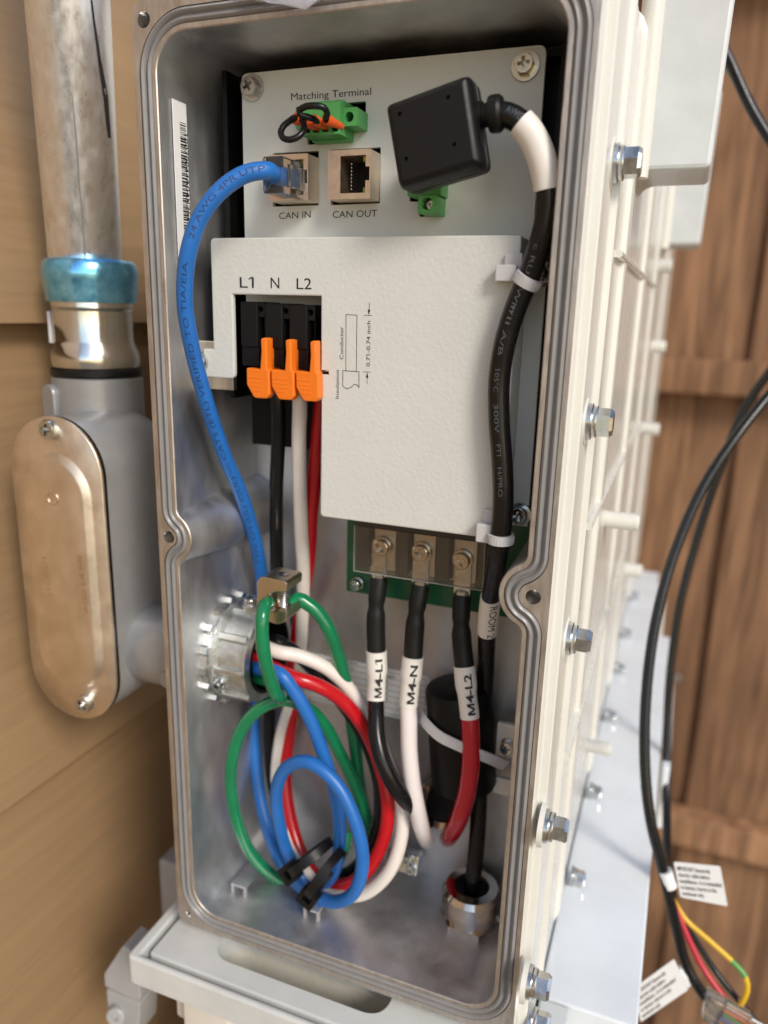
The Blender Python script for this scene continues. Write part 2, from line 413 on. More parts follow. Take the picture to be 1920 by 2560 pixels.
# ================================================================== ENCLOSURE
Y0 = 200.0
XL, XR, ZT, ZB, RG = -152.8, -30.4, 77.4, -225.1, 14.0
hl = A(422, 1343, Y0); hr = A(1333, 1493, Y0)
HL = (hl.x, hl.z); HR = (hr.x, hr.z)
def arc(cx, cz, r, a0, a1, n):
    return [(cx + r * math.cos(a0 + (a1 - a0) * i / n), cz + r * math.sin(a0 + (a1 - a0) * i / n)) for i in range(n + 1)]
def notch(xs, H, Rb, rf, sgn):
    """left side (sgn=+1) travelling up, right side (sgn=-1) travelling down"""
    hx, hz = (H[0] - xs) * sgn, H[1]
    dz = math.sqrt((Rb + rf) ** 2 - (rf - hx) ** 2)
    pts = []
    a = math.atan2(dz, hx - rf); pts += arc(rf, hz - dz, rf, PI, a, 10)
    a2 = math.atan2(-dz, rf - hx); pts += arc(hx, hz, Rb, a2, -a2, 22)[1:]
    pts += arc(rf, hz + dz, rf, -a, -PI, 10)[1:]
    pts = [(xs + sgn * x, z) for x, z in pts]
    return pts if sgn > 0 else pts[::-1]
def seg(a, b, n): return [(a[0] + (b[0] - a[0]) * i / n, a[1] + (b[1] - a[1]) * i / n) for i in range(1, n)]
nl = notch(XL, HL, 5.2, 7.0, 1); nr = notch(XR, HR, 6.2, 7.0, -1)
G = [(XL, ZB + RG)] + seg((XL, ZB + RG), nl[0], 6) + nl + seg(nl[-1], (XL, ZT - RG), 6) + arc(XL + RG, ZT - RG, RG, PI, PI / 2, 14) \
    + seg((XL + RG, ZT), (XR - RG, ZT), 6) + arc(XR - RG, ZT - RG, RG, PI / 2, 0, 14) + seg((XR, ZT - RG), nr[0], 6) + nr \
    + seg(nr[-1], (XR, ZB + RG), 6) + arc(XR - RG, ZB + RG, RG, 0, -PI / 2, 14) + seg((XR - RG, ZB), (XL + RG, ZB), 6) + arc(XL + RG, ZB + RG, RG, -PI / 2, -PI, 14)[:-1]
NG = []
for i in range(len(G)):
    a, b = V(G[i - 1]), V(G[(i + 1) % len(G)]); t = (b - a).normalized(); NG.append(V((-t.y, t.x)))
def off(d): return [(p[0] + n.x * d, p[1] + n.y * d) for p, n in zip(G, NG)]
def sweep(mb, prof, m=0):
    n = len(G); k = len(prof); vs = []
    for d, y in prof: vs += [V((x, y, z)) for x, z in off(d)]
    fs = [(j * n + i, j * n + (i + 1) % n, (j + 1) * n + (i + 1) % n, (j + 1) * n + i) for j in range(k - 1) for i in range(n)]
    mb.add(vs, fs, m)
enc = thing('equipment_enclosure', 'open cream metal wiring enclosure with grey gasket round its opening', 'enclosure', (-90, 480, -236))
OX0, OX1, OZ0, OZ1 = -156.9, -26.8, -229.6, 82.6
outline = round_poly(rect(OX0, OZ0, OX1, OZ1), 5.0, 5)
HB = MB()
tl, bl_ = A(359, 49, Y0), A(472, 2285, Y0)
corner = [(tl.x, tl.z), (bl_.x, bl_.z), (OX1 - 3.2, OZ1 - 3.6), (OX1 - 3.0, OZ0 + 3.2)]
holes = [circle(2.15, 20, *c) for c in (HL, HR, corner[0])] + [circle(1.2, 14, *c) for c in corner[1:2]] + [circle(1.2, 14, *c) for c in corner[2:]]
HB.flat(inset(outline, 0.4) if False else outline, [off(2.2)] + holes, FRONT, -Y0, 1)
sweep(HB, [(2.2, Y0), (2.2, Y0 + 1.8), (-2.1, Y0 + 1.8), (-2.1, Y0), (-3.3, Y0), (-3.6, Y0 + 0.3)], 1)
WALLD = lambda y: -3.6 - (y - 200.3) * 0.014
sweep(HB, [(WALLD(y), y) for y in (200.3, 212, 226, 240, 251)], 0)
HB.flat(off(WALLD(251)), [], FRONT, -251.0, 0)
for q, c in zip(holes, (HL, HR, *corner)):
    n = len(q); r = math.hypot(q[0][0] - c[0], q[0][1] - c[1]); pr = []
    for k in range(13): pr.append((r - (0.22 if k % 2 else 0.0), -Y0 - 0.55 * k))
    HB.lathe([(a, h) for a, h in pr][::-1], Frame((c[0], 0, c[1])), n, 2, caps=False)
    HB.flat([(c[0] + (x - c[0]), c[1] + (z - c[1])) for x, z in q], [], FRONT, -Y0 - 6.6, 2)
nb = 30; vs = []
for r_, y_ in ((8.9, 200.5), (9.4, 203), (11.8, 228), (13.6, 251)):
    vs += [V((HL[0] + r_ * math.cos(a_), y_, HL[1] + r_ * math.sin(a_))) for a_ in [-1.25 + 2.5 * i / nb for i in range(nb + 1)]]
HB.add(vs, [(j * (nb + 1) + i, j * (nb + 1) + i + 1, (j + 1) * (nb + 1) + i + 1, (j + 1) * (nb + 1) + i) for j in range(3) for i in range(nb)], 0)
# painted exterior with its ribs (offset outwards, depth)
ext = [(0.0, 200.0), (.4, 200.6), (.7, 201.5), (.8, 204.4), (1.1, 204.9), (2.9, 205.3), (3.3, 205.7), (3.4, 206.5), (3.5, 224.5), (3.8, 225.2), (4.8, 225.6), (5.2, 226.2), (5.2, 228.3), (4.6, 229), (4.5, 257), (5.0, 257.6), (5.9, 258), (6.2, 259), (6.2, 266),
       (5.8, 267), (4.9, 268), (4.8, 365), (6.0, 366), (6.4, 367.5), (6.4, 379), (5.2, 381), (5.2, 470), (6.4, 471), (6.8, 473), (6.8, 491), (5.4, 494), (5.4, 640), (6.6, 642), (6.6, 770)]
n = len(outline); vs = []; oc = outline
for d, y in ext:
    q = [(x_, max(z_, OZ0 - 2.2)) for x_, z_ in inset(oc, -d)] if d else oc; vs += [V((x, y, z)) for x, z in q]
ccw = sum(oc[i - 1][0] * oc[i][1] - oc[i][0] * oc[i - 1][1] for i in range(n)) > 0
HB.add(vs, [(j * n + i, (j + 1) * n + i, (j + 1) * n + (i + 1) % n, j * n + (i + 1) % n) for j in range(len(ext) - 1) for i in range(n)], 4)
HB.flat([(x_, max(z_, OZ0 - 2.2)) for x_, z_ in inset(oc, -6.6)], [], FRONT, -770.0, 4, True)
part('housing', HB, [cast, machined, thread, blackvoid, cream], enc, 30)
GK = MB(); sweep(GK, [(2.0, 201.6), (2.05, 200.4), (1.75, 199.7), (1.15, 199.35), (.55, 199.7), (.2, 200.5), (-.2, 200.5), (-.55, 199.7), (-1.15, 199.35), (-1.75, 199.7), (-2.05, 200.4), (-2.0, 201.6)])
part('gasket', GK, rubber, enc, 60)

b = MB(); b.box(-237, 322, -227, -160, 768, 126, bevel=3); b.box(-165, 470, 84, -28, 768, 126, bevel=2); part('rear_light_block', b, cream, enc)  # unseen boxes added to keep light out of the gap beside the wall
# horizontal strengthening ribs and studs on the right outer side
def side_rib(z, ya, yb, h=1.6, x0=-22.8):
    b = MB(); b.prism(round_poly(rect(x0, z - 1.0, x0 + h + 1.2, z + 1.0), 0.8, 3), Frame((0, 0, 0), (0, -1, 0), (1, 0, 0)), -yb, -ya); part('side_rib', b, cream, enc)
p1 = onx(1468, 1317, -21.5); p2 = onx(1543, 634, -21.5); p3 = onx(1412, 1892, -21.5)
for p in (p1, p2, p3): side_rib(p.z, p.y, 500)
for px, py, L_, r in ((1512, 1297, 13, 3.4), (1468, 1862, 11, 3.0), (1600, 1070, 12, 4.0), (1558, 1422, 12, 4.5), (1640, 665, 9, 4), (1630, 866, 9, 4)):
    p = onx(px, py, -22.0); b = MB()
    b.lathe([(r, -3), (r, L_ - .8), (r - .8, L_)], Frame((-22.0, p.y, p.z), (1, 0, 0), (0, 0, 1)), 20); part('stud', b, cream, enc)
# two big mounting ears high on the right
for ya, yb in ((268.0, 300.0), (530.0, 566.0)):
    b = MB(); pr = round_poly([(-24, 130), (-24, 36), (-20.5, 44.5), (0.6, 44.5), (2.2, 130)], [0, 0, 6, 2.2, 2], 8)
    b.prism(pr, FRONT, -yb, -ya, bevel=1.3); 
    part('mounting_ear', b, grey_paint, enc, 40)
    b = MB(); b.tube([V((-21.0, ya - 1.0, 128)), V((-20.5, ya - 1.0, 42))], 3.4, 16); part('ear_fillet', b, cream, enc)
# hexagon bolts along the right edge
def hexbolt(name, p, w, parent, r=4.6, h=4.0, scale=1.0):
    f = Frame(p, w, (0, 0, 1)); r *= scale
    hx = MB(); hp = circle(r, 6, a0=random.uniform(0, 1))
    hx.prism(hp, f, 2.6 * scale, 2.6 * scale + h * scale * 0.8)
    top = [(a * .98, b * .98) for a, b in hp]; hx.lathe([(r * .99, 2.6 * scale + h * scale * .8), (r * .86, 2.6 * scale + h * scale)], f, 6)
    # rounded chamfer ring on the head
    hx.v[-12:] = hx.v[-12:]
    o = part(name, hx, zinc, parent, 25)
    ws = MB(); ws.lathe([(r * 1.28, 0), (r * 1.28, 1.1 * scale)], f, 28); ws.lathe([(r * 1.08, 1.1 * scale), (r * 1.12, 1.5 * scale), (r * 1.12, 2.3 * scale), (r * 1.05, 2.6 * scale)], f, 28)
    part('washer', ws, zinc, o)
for px, py in ((1532, 409), (1466, 1053), (1417, 1595), (1360, 2063), (1318, 2452)):
    p = onx(px, py, -23.3); hexbolt('hex_bolt', V((-22.9, p.y, p.z)), (1, 0, 0), enc, 3.9, 4.2)
    b = MB(); b.lathe([(6.6, -1.5), (6.4, 0.05)], Frame((-23.0, p.y, p.z), (1, 0, 0), (0, 0, 1)), 28, squash=1.0); part('bolt_boss', b, cream, enc)
b = MB(); p = onx(1320, 2548, -23.3); hexbolt('hex_bolt', V((-22.9, p.y, p.z)), (1, 0, 0), enc, 3.9, 4.2)

# ------------------------------------------------------------------ phillips screws
def screw(p, r, parent, h=2.2, w=(0, -1, 0), m=zinc, wash=1.45, hexa=True, turn=0.4, name='screw', lift=0.0):
    f = Frame(p, w, (1, 0, 0) if abs(w[0]) < .8 else (0, 0, 1)); ca, sa = math.cos(turn), math.sin(turn)
    cr = [(x * ca - y * sa, x * sa + y * ca) for x, y in cross_poly(r * .60, r * .165)]
    b = MB(); z0 = 0.9 if wash else 0.0
    oc = circle(r * .86, 30); b.prism(oc, f, z0 + h - min(2.3, z0 + h - .15), z0 + h, holes=[cr], back=False)
    b.lathe([(r, z0), (r, z0 + h - .5), (r * .96, z0 + h - .2), (r * .86, z0 + h - .001)], f, 6 if hexa else 30, caps=False)
    dp = min(2.3, z0 + h - .15); b.flat(circle(r * .7, 24), [], f, z0 + h - dp)
    o = part(name, b, m, parent, 28)
    if wash:
        b = MB(); b.lathe([(r * wash, 0), (r * wash, .6), (r * wash * .97, .9), (r * .6, .92)], f, 32); part('washer', b, m, o)
    return o

# ------------------------------------------------------------------ black backing sheet and upper control panel
YP, YC = 226.0, 213.0
b = MB()
b.box(-143.5, 239, -48, -38.5, 241, 72.6); b.box(-143.5, 225, -30, -141.9, 239, 70.5)
b.box(-141.9, 232, 68.2, -36.5, 239, 70.6); b.box(-40.2, 229, -60, -38.6, 239, 70)
part('backing_sheet', b, blackvoid, enc)
def PP(px, py): q = A(px, py, YP); return (q.x, q.z)
pTL, pTR = A(604, 183, YP), A(1366, 113, YP)
zt = (pTL.z + pTR.z) / 2
panel = round_poly([(pTL.x, -2), (pTR.x, -2), (pTR.x, zt), (pTL.x, zt)], [0, 0, 2.2, 2.2], 5)[::1]
cut1 = [PP(*q) for q in ((739, 267), (739, 322), (769, 322), (769, 362), (880, 355.5), (882, 332), (914, 328.5), (915, 253))]
cut2 = [PP(*q) for q in ((682, 383), (682, 517), (797, 513), (797, 377))]
cut3 = [PP(*q) for q in ((828, 374), (827, 513), (950, 508), (952, 368))]
cut4 = [PP(*q) for q in ((1024, 440), (1024, 504), (1048, 504), (1048, 542), (1109, 540), (1113, 440))]
b = MB(); b.prism(panel, FRONT, -YP - 1.6, -YP, holes=[round_poly(c, .35, 3) for c in (cut1, cut2, cut3, cut4)])
pan = part('control_panel', b, powder_fine, enc)
L = V((0, -0.08, 0)); UP = (0, 0, 1)
for s_, a_, e_ in (('Matching Terminal', (728, 251), (928, 237)), ('CAN IN', (698, 548), (777, 544)), ('CAN OUT', (832, 545), (943, 541.5))):
    tm = MB(); put_text(tm, s_, A(*a_, YP), A(*e_, YP), UP, 2.05, L); part('panel_lettering', tm, ink, pan)
for px, py, m_, tn in ((624, 216, zinc, .5), (1311, 160, zincy, .1)):
    screw(A(px, py, YP - 2.0) + V((0, 2.0, 0)), 2.75, enc, 2.4, m=m_, turn=tn, wash=1.42, name='panel_screw')

# network jacks
def jack(front, plug):
    YJ = 218.5
    q = [A(x, y, YJ) for x, y in front]; xa = (q[0].x + q[3].x) / 2; xb = (q[1].x + q[2].x) / 2; za = (q[2].z + q[3].z) / 2; zb = (q[0].z + q[1].z) / 2
    w, h = xb - xa, zb - za
    ox0, ox1, oz0, oz1 = xa + .30 * w, xa + .885 * w, za + .12 * h, za + .88 * h
    hole = [(ox0, oz0), (ox1, oz0), (ox1, za + .37 * h), (xa + .975 * w, za + .37 * h), (xa + .975 * w, za + .65 * h), (ox1, za + .65 * h), (ox1, oz1), (ox0, oz1)]
    t = MB(); t.prism(round_poly(rect(xa, za, xb, zb), .4, 3), FRONT, -238, -YJ, holes=[hole])
    o = part('network_jack', t, jackm, enc)
    c = MB(); c.box(ox0 - .6, 230.5, oz0 - .3, xb - .25, 231.5, oz1 + .3)
    for k in range(2): c.box(ox1 - 1.5, 220.2, oz0 if k else oz1 - 1.9, ox1 - .05, 230.4, oz0 + 1.9 if k else oz1)
    part('jack_insert', c, blackvoid, o)
    for k in range(2):
        e = MB(); z0 = oz0 + .15 if k else oz1 - 1.55; e.box(ox1 - 1.15, 219.4, z0, ox1 - .15, 220.19, z0 + 1.4, bevel=.15); part('status_led', e, led_g, o)
    if not plug:
        e = MB()
        for k in range(8):
            z = oz0 + h * .76 * (.16 + .68 * k / 7); e.tube([V((ox0 + .3, 229, z)), V((ox0 + .9, 224, z)), V((ox0 + 2.0, 222.0, z))], .13, 6)
        part('jack_contacts', e, zincy, o)
    return xa, xb, za, zb, hole
J2 = jack(((819, 378), (927, 370), (925.5, 496), (819.5, 499)), False)
J1 = jack(((671, 389), (771, 382), (769.5, 499), (672, 505)), True)

# green plug-in connector of the matching terminal
YG = 216.0
cg = C(640, 180, 5.184)
a0, a1 = cg(598, 420, YG), cg(1085, 800, YG)
cx0, cx1, cz1, cz0 = a0.x, a1.x, a0.z, a1.z
b = MB(); hb = []
for k in range(4):
    w = (cx1 - cx0) / 4; hb.append(rect(cx0 + w * (k + .18), cz0 + .7, cx0 + w * (k + .82), cz0 + 2.0))
b.prism(rect(cx0, cz0, cx1, cz1), FRONT, -236, -YG, holes=hb, bevel=.0)
b.box(cx0 + .2, 222, cz0 - .5, cx1 - .2, 236, cz0 - .02); 
b.box(cx0, 218, cz1 + .02, cx1, 236, cz1 + 1.0, bevel=.2)
fx0, fx1 = cx1 + .05, cx1 + 4.4; zc = (cz0 + cz1) / 2 + .6
b.prism(round_poly(rect(fx0, zc - 2.4, fx1, zc + 2.4), .2, 2), FRONT, -236, -218.2, holes=[circle(1.35, 20, (fx0 + fx1) / 2 - .3, zc)])
b.prism(round_poly(rect(cx0 - 3.4, zc - 2.4, cx0 - .05, zc + 2.4), .2, 2), FRONT, -236, -219.0)
mt = part('terminal_plug', b, green_pl, enc)
b = MB(); b.box(cx0 + .3, 221, cz0 + .3, cx1 - .3, 222, cz0 + 2.4); b.box(fx0 + .3, 229, zc - 2, fx1 - .3, 229.6, zc + 2); part('contact_slot', b, blackvoid, mt)
FERR = []
for px, py, dx in ((500, 600, -.4), (620, 630, 0), (745, 620, .1), (905, 610, .3)):
    p = cg(px, py, 211.5); q = V((p.x + 2.1 + dx * .5, 217.5, p.z - .9)); FERR.append(p)
    b = MB(); fr = Frame(p, p - q, (0, 0, 1)); d = (p - q).length
    b.lathe([(.95, -d), (1.15, -d * .6), (1.55, -.1), (1.5, 0), (1.15, -.1), (.7, -2.4)], fr, 18, caps=False)
    part('wire_ferrule', b, ferrule, mt, 50)

# second green connector below the black plug
cb = C(900, 0, 2.37); YB = 219.0
b = MB(); e0, e1 = cb(282, 1060, YB), cb(478, 1155, YB)
b.box(e0.x, YB, e1.z, e1.x, 236, e0.z + 7, bevel=.25)
h0, h1 = cb(345, 1160, 217.5), cb(452, 1262, 217.5); hxm, hzm = (h0.x + h1.x) / 2, (h0.z + h1.z) / 2
b.prism(round_poly(rect(h0.x, h1.z, h1.x, h0.z), .2, 2), FRONT, -236, -217.5, holes=[circle(1.65, 22, hxm - .1, hzm + .25)])
lt = part('terminal_plug', b, green_pl, enc)
screw(V((hxm - .1, 221.5, hzm + .25)), 1.35, lt, 1.2, wash=0, hexa=False, name='clamp_screw')
p = cb(300, 1110, 216.8); b = MB(); b.lathe([(1.1, 0), (1.5, 4.2), (1.4, 4.4), (.9, 3.9)], Frame((p.x, 220.5, p.z), (0, -1, .25)), 18); part('wire_ferrule', b, ferrule, lt)

# ------------------------------------------------------------------ big white wiring cover
c3 = C(400, 560, 2.765); c4 = C(760, 560, 2.304)
def CC(px, py, c=None): q = (c(px, py, YC) if c else A(px, py, YC)); return (q.x, q.z)
ctl, ctr = A(525, 595, YC), A(1296, 595, YC); cbl = A(806, 1292, YC)
zt = ctl.z; zb_ = cbl.z; xl = ctl.x; xr = A(1296, 700, YC).x
win_l, win_r = CC(506, 700, c3)[0], CC(1112, 700, c3)[0]; win_t = CC(800, 492, c3)[1]
leg_b = CC(440, 1066, c3)[1]; tabx = CC(300, 900, c3)[0]; tabz = CC(330, 863, c3)[1]; slit = CC(1112, 1028, c3)[1]; slx = CC(1162, 1028, c3)[0]
poly = [(xl, zt), (xl, tabz), (tabx, tabz), (tabx, leg_b), (win_l, leg_b), (win_l, win_t), (win_r, win_t), (win_r, slit + .45), (slx, slit + .45), (slx, slit - .45), (win_r, slit - .45), (win_r, zb_), (xr, zb_), (xr, zt)]
rad = [1.6, .3, 0, 1.5, 1.8, .3, .3, .1, .1, .1, .1, 1.6, .4, .4]
b = MB(); pl_ = round_poly(poly[::-1], rad[::-1], 5)
b.prism(pl_, FRONT, -YC - 1.5, -YC, bevel=.45)
cov = part('wiring_cover', b, powder, enc, 40)
b = MB()   # bent side flange and the two fixing tabs on the right
b.box(xr - 1.4, YC + .55, zb_ + .4, xr - .02, 225, zt - .4)
b.box(xr, 223.6, zb_ + 2, xr + 5.6, 225, zt - 9, bevel=.4)
b.box(xl + .4, YC + 1.55, zt - 1.5, xr - 1.6, 225.8, zt - .1)
b.box(win_r + .1, YC + 1.55, zb_ + .1, xr - 1.6, 224, zb_ + 1.4)
part('cover_flange', b, powder_fine, cov)
t = MB()
for s, xa, xb_, yb in (('L1', 553, 650, 440), ('N', 766, 826, 444), ('L2', 945, 1048, 450)):
    put_text(t, s, c3(xa, yb, YC), c3(xb_, yb + 1.5, YC), UP, 3.35, L)
put_text(t, 'Conductor', c3(1268, 936, YC), c3(1268, 710, YC), (-1, 0, 0), 1.25, L)
put_text(t, 'Insulation', c3(1236, 1207, YC), c3(1238, 1010, YC), (-1, 0, 0), 1.15, L)
put_text(t, '0.71-0.74 inch', c3(1452, 985, YC), c3(1456, 670, YC), (-1, 0, 0), 1.25, L)
def stroke(pts, wd):
    for a, b_ in zip(pts, pts[1:]):
        d = (b_ - a).normalized(); n_ = V((-d.z, 0, d.x)) * wd / 2; a2, b2 = a - d * wd / 2, b_ + d * wd / 2
        t.add([a2 - n_ + L, b2 - n_ + L, b2 + n_ + L, a2 + n_ + L], [(0, 1, 2, 3)])
K = lambda x, y: c3(x, y, YC)
stroke([K(1285, 1016), K(1287, 626), K(1362, 630), K(1358, 1020)], .16)
stroke([K(1265, 1014), K(1376, 1020), K(1376, 1130), K(1362, 1112), K(1345, 1106), K(1325, 1126), K(1300, 1138), K(1280, 1134), K(1263, 1116), K(1265, 1014)], .18)
stroke([K(1448, 546), K(1445, 612)], .14); stroke([K(1412, 630), K(1465, 633)], .14); stroke([K(1405, 1021), K(1456, 1024)], .14); stroke([K(1432, 1104), K(1434, 1050)], .14)
for tip, base in (((1443, 631), (1446, 592)), ((1433, 1026), (1432, 1062))):
    a, q = K(*tip), K(*base); s_ = V((.42, 0, 0)); t.add([a + L, q - s_ + L, q + s_ + L], [(0, 1, 2)])
part('cover_lettering', t, ink, cov)
for px, py in ((1352, 684), (1296, 1290)):
    screw(A(px, py, 220.5) + V((0, 3.0, 0)), 2.6, enc, 3.0, m=zinc if py > 900 else nickel, turn=.15, wash=1.35, name='cover_screw', hexa=False)
# metal bracket on the left wall that carries the cover's tab
b = MB(); q0, q1 = A(420, 905, 216.5), A(505, 905, 216.5)
b.box(-149.0, 215.2, A(470, 968, 216).z, -136.0, 217.2, A(470, 850, 216).z, bevel=.3)
part('mounting_bracket', b, bolt_al, enc); screw(V((A(497, 905, 213).x, 213.0, A(497, 905, 213).z)), 2.7, enc, 1.6, turn=.3, wash=1.35, name='cover_screw', hexa=False)

# lever terminals
def LV(px, py, Y, k): return c3(px + k * 170.5, py + k * 10.5, Y)
for k in range(3):
    t0, t1 = LV(562, 535, 216, k), LV(732, 985, 216, k)
    b = MB(); x0, x1, z1, z0 = t0.x, t1.x - .12, t0.z, t1.z
    sx0, sx1 = x0 + (x1 - x0) * .73, x0 + (x1 - x0) * .985
    b.prism([(x0, z0), (sx0, z0), (sx0, z1 - 4.6), (sx1, z1 - 4.6), (sx1, z0), (x1, z0), (x1, z1), (x0, z1)], FRONT, -238, -216, holes=[circle(1.0, 16, (sx0 + sx1) / 2 - .35, z1 - 2.3)])
    b.prism(round_poly(rect(x0, z0 + 6, x0 + (x1 - x0) * .72, z1 - .2), .4, 3), FRONT, -216.02, -215.3, bevel=.25)
    b.box(x0 + .1, 224, z0, x1 - .1, 237.5, z1 - .3)
    lo = part('lever_terminal', b, black_pl, enc)
    lv = [(595, 1000), (602, 994), (690, 1004), (698, 880), (694, 800), (700, 790), (726, 785), (735, 795), (737, 1000), (752, 1012), (756, 1180), (735, 1208), (660, 1204), (645, 1196), (598, 1110)]
    b = MB(); Q = [LV(x_, y_, 209.5, k) for x_, y_ in lv]; pp = round_poly([(q.x, q.z) for q in Q], .35, 3)
    b.prism(pp, FRONT, -212.6, -209.5, bevel=.45)
    sp = [LV(x_, y_, 211, k) for x_, y_ in ((700, 960), (735, 960))]; zz = LV(700, 790, 211, k).z
    b.box(sp[0].x + .25, 212.0, LV(0, 1010, 211, k).z, sp[1].x - .1, 220.0, zz)
    for j in range(4):
        ga, gb = LV(606 + j * 10, 1058 + j * 30, 209.5, k), LV(706, 1066 + j * 30, 209.5, k)
        b.tube([ga + V((0, .12, 0)), gb + V((0, .12, 0))], .24, 8)
    part('lever', b, orange, lo, 40)

# circuit boards
b = MB(); q = A(869, 1292, 244); q2 = A(869, 1473, 244); b.box(q.x, 243.6, q2.z - .6, -36.8, 245.2, q.z + 8, bevel=.4)
b.box(-128, 242, -62, -104, 243.4, -20)
part('circuit_board', b, pcb, enc)
screw(A(889, 1462, 241) + V((0, 2.2, 0)), 2.1, enc, 2.8, turn=.2, wash=1.25, name='board_screw', hexa=False)
# power terminal strip with its clear cover
c6 = C(840, 1260, 2.765); YT = 231.0
k0_, k1_ = c6(128, 150, YT), c6(1030, 300, YT); zlo = c6(125, 462, YT).z
b = MB(); b.box(k0_.x + .5, 236.9, zlo + 1.0, k1_.x - .5, 243.4, k0_.z - .5, bevel=.3)
for i in range(4):
    xx = k0_.x + .6 + (k1_.x - k0_.x - 2.6) * i / 3; b.box(xx, YT + 1.2, zlo + 1.2, xx + 4.2, 236.8, k0_.z - .4)
b.box(k0_.x - .2, YT + 1, k0_.z - .3, k1_.x + 1, 243, k0_.z + 1.6)
ts = part('terminal_strip', b, mat('brown_black_plastic', (.045, .038, .032), .4), enc)
TSC = []
for sx, sy in ((312, 300), (585, 338), (868, 392)):
    p = c6(sx, sy, 233.0); TSC.append(p); b = MB()
    b.box(p.x - 3.4, 235.4, zlo + .4, p.x + 4.6, 236.85, k0_.z - 1.2, bevel=.3); part('terminal_plate', b, mat('dull_tin', (.58, .53, .46), .32, .9), ts)
    screw(V((p.x, 235.0, p.z)), 2.95, ts, 2.3, m=nickel, turn=.2 + sx * .002, wash=1.2, name='terminal_screw', hexa=False)
b = MB(); b.prism(rect(k0_.x, zlo, k1_.x, k0_.z), FRONT, -YT - .5, -YT)
b.box(k0_.x, YT + .55, zlo, k1_.x, 236.3, zlo + .45)
cc = part('clear_cover', b, clear_cover, ts)
b = MB(); b.box(k0_.x, YT - .12, zlo - .12, k1_.x, YT + .5, zlo + .12); b.box(k0_.x - .12, YT - .12, zlo, k0_.x + .1, YT + .5, k0_.z); b.box(k1_.x - .1, YT - .12, zlo, k1_.x + .12, YT + .5, k0_.z)  # pale strips added along the clear cover's rim as its edge highlight
part('edge_highlight', b, edge_highlight, cc)
# printed label on the back wall
b = MB(); q = [c6(-260, 1045, 250), c6(470, 1180, 250)]; lz = c6(480, 1500, 250).z; lx0 = C(380, 1340, 2.676)(940, 800, 250).x; lx1 = c6(640, 1300, 250).x; lz1 = c6(200, 1110, 250).z
b.box(lx0, 250.5, lz, lx1, 250.8, lz1); lb = part('torque_label', b, label_w, enc)
t = MB(); yl = 250.42
for i in range(8):
    z = lz + (lz1 - lz) * (i + .4) / 8; t.box(lx0 + .6, yl, z, lx1 - .6, yl + .05, z + .14)
for f_ in (.0, .27, .62, .985): xx = lx0 + .6 + (lx1 - lx0 - 1.2) * f_; t.box(xx, yl, lz + .6, xx + .14, yl + .05, lz1 - 1.8)
rowh = (lz1 - lz) / 8
def lt_(s, fx, row, w): put_text(t, s, V((lx0 + (lx1 - lx0) * fx, yl - .03, lz + rowh * (row + .65))), V((lx0 + (lx1 - lx0) * fx + w, yl - .03, lz + rowh * (row + .65))), UP, rowh * .48, (0, 0, 0))
lt_('Torque', .36, 7, 7.5); lt_('N.m', .40, 6, 3.4); lt_('Length', .66, 6, 6)
for r_ in range(2, 6): lt_('10', .68, r_, 1.8); lt_('M%d' % (r_ + 2), .05, r_, 2)
part('label_print', t, mat('grey_ink', (.12, .12, .12), .6), lb)
# bar code sticker on the left inner wall
XW = -148.55
bq = [onx(431, 250, XW), onx(457, 256, XW)]; ya, yb = bq[0].y, bq[1].y + 1.6; zt_ = bq[0].z + .4; zb2 = onx(455, 620, XW).z - 5
b = MB(); b.box(XW - .25, ya, zb2, XW, yb, zt_); bl = part('barcode_label', b, label_w, enc)
t = MB(); z = zt_ - 5.5; XT = XW + .06
while z > zb2 + 3:
    w = random.choice((.18, .18, .36, .54)); t.add([V((XT, yb - 3.6, z)), V((XT, yb - .6, z)), V((XT, yb - .6, z - w)), V((XT, yb - 3.6, z - w))], [(0, 1, 2, 3)]); z -= w + random.choice((.2, .2, .4))
put_text(t, '10070044A04X25161258', V((XT, ya + 4.9, zt_ - 8)), V((XT, ya + 4.9, zb2 + 5)), (0, 1, 0), 2.0, (0, 0, 0))
part('barcode_print', t, ink, bl)
# cable guide hoops cast on the floor
for px, py in ((596, 2238), (777, 2300)):
    p = onz(px, py, -221.2); b = MB(); w = 3.2
    fr = Frame((p.x, p.y, p.z), (0, -1, 0), (1, 0, 0))
    b.prism([(-w, 0), (-w, 4.6), (w, 4.6), (w, 0), (w - 1.0, 0), (w - 1.0, 3.5), (-w + 1.0, 3.5), (-w + 1.0, 0)], fr, -1.5, 0, bevel=.15)
    b.box(p.x - w, p.y + 1.6, p.z + 3.3, p.x + w, p.y + 12, p.z + 4.4, bevel=.3)
    part('cable_hoop', b, cast, enc)
# lower right bracket with screw
b = MB(); cq = C(1000, 1660, 3.568); q0, q1 = cq(868, 520, 238), cq(1000, 1160, 238)
b.box(q0.x, 238, cq(870, 820, 238).z, -34.5, 239.5, q0.z, bevel=.6); b.box(cq(830, 1000, 240).x, 240.5, cq(830, 1160, 240).z, -34.5, 242, cq(830, 1010, 240).z, bevel=.6)
part('mounting_bracket', b, cream, enc); screw(cq(955, 745, 236.5) + V((0, 1.6, 0)), 2.3, enc, 2.4, turn=.3, wash=1.3, name='bracket_screw', hexa=False)
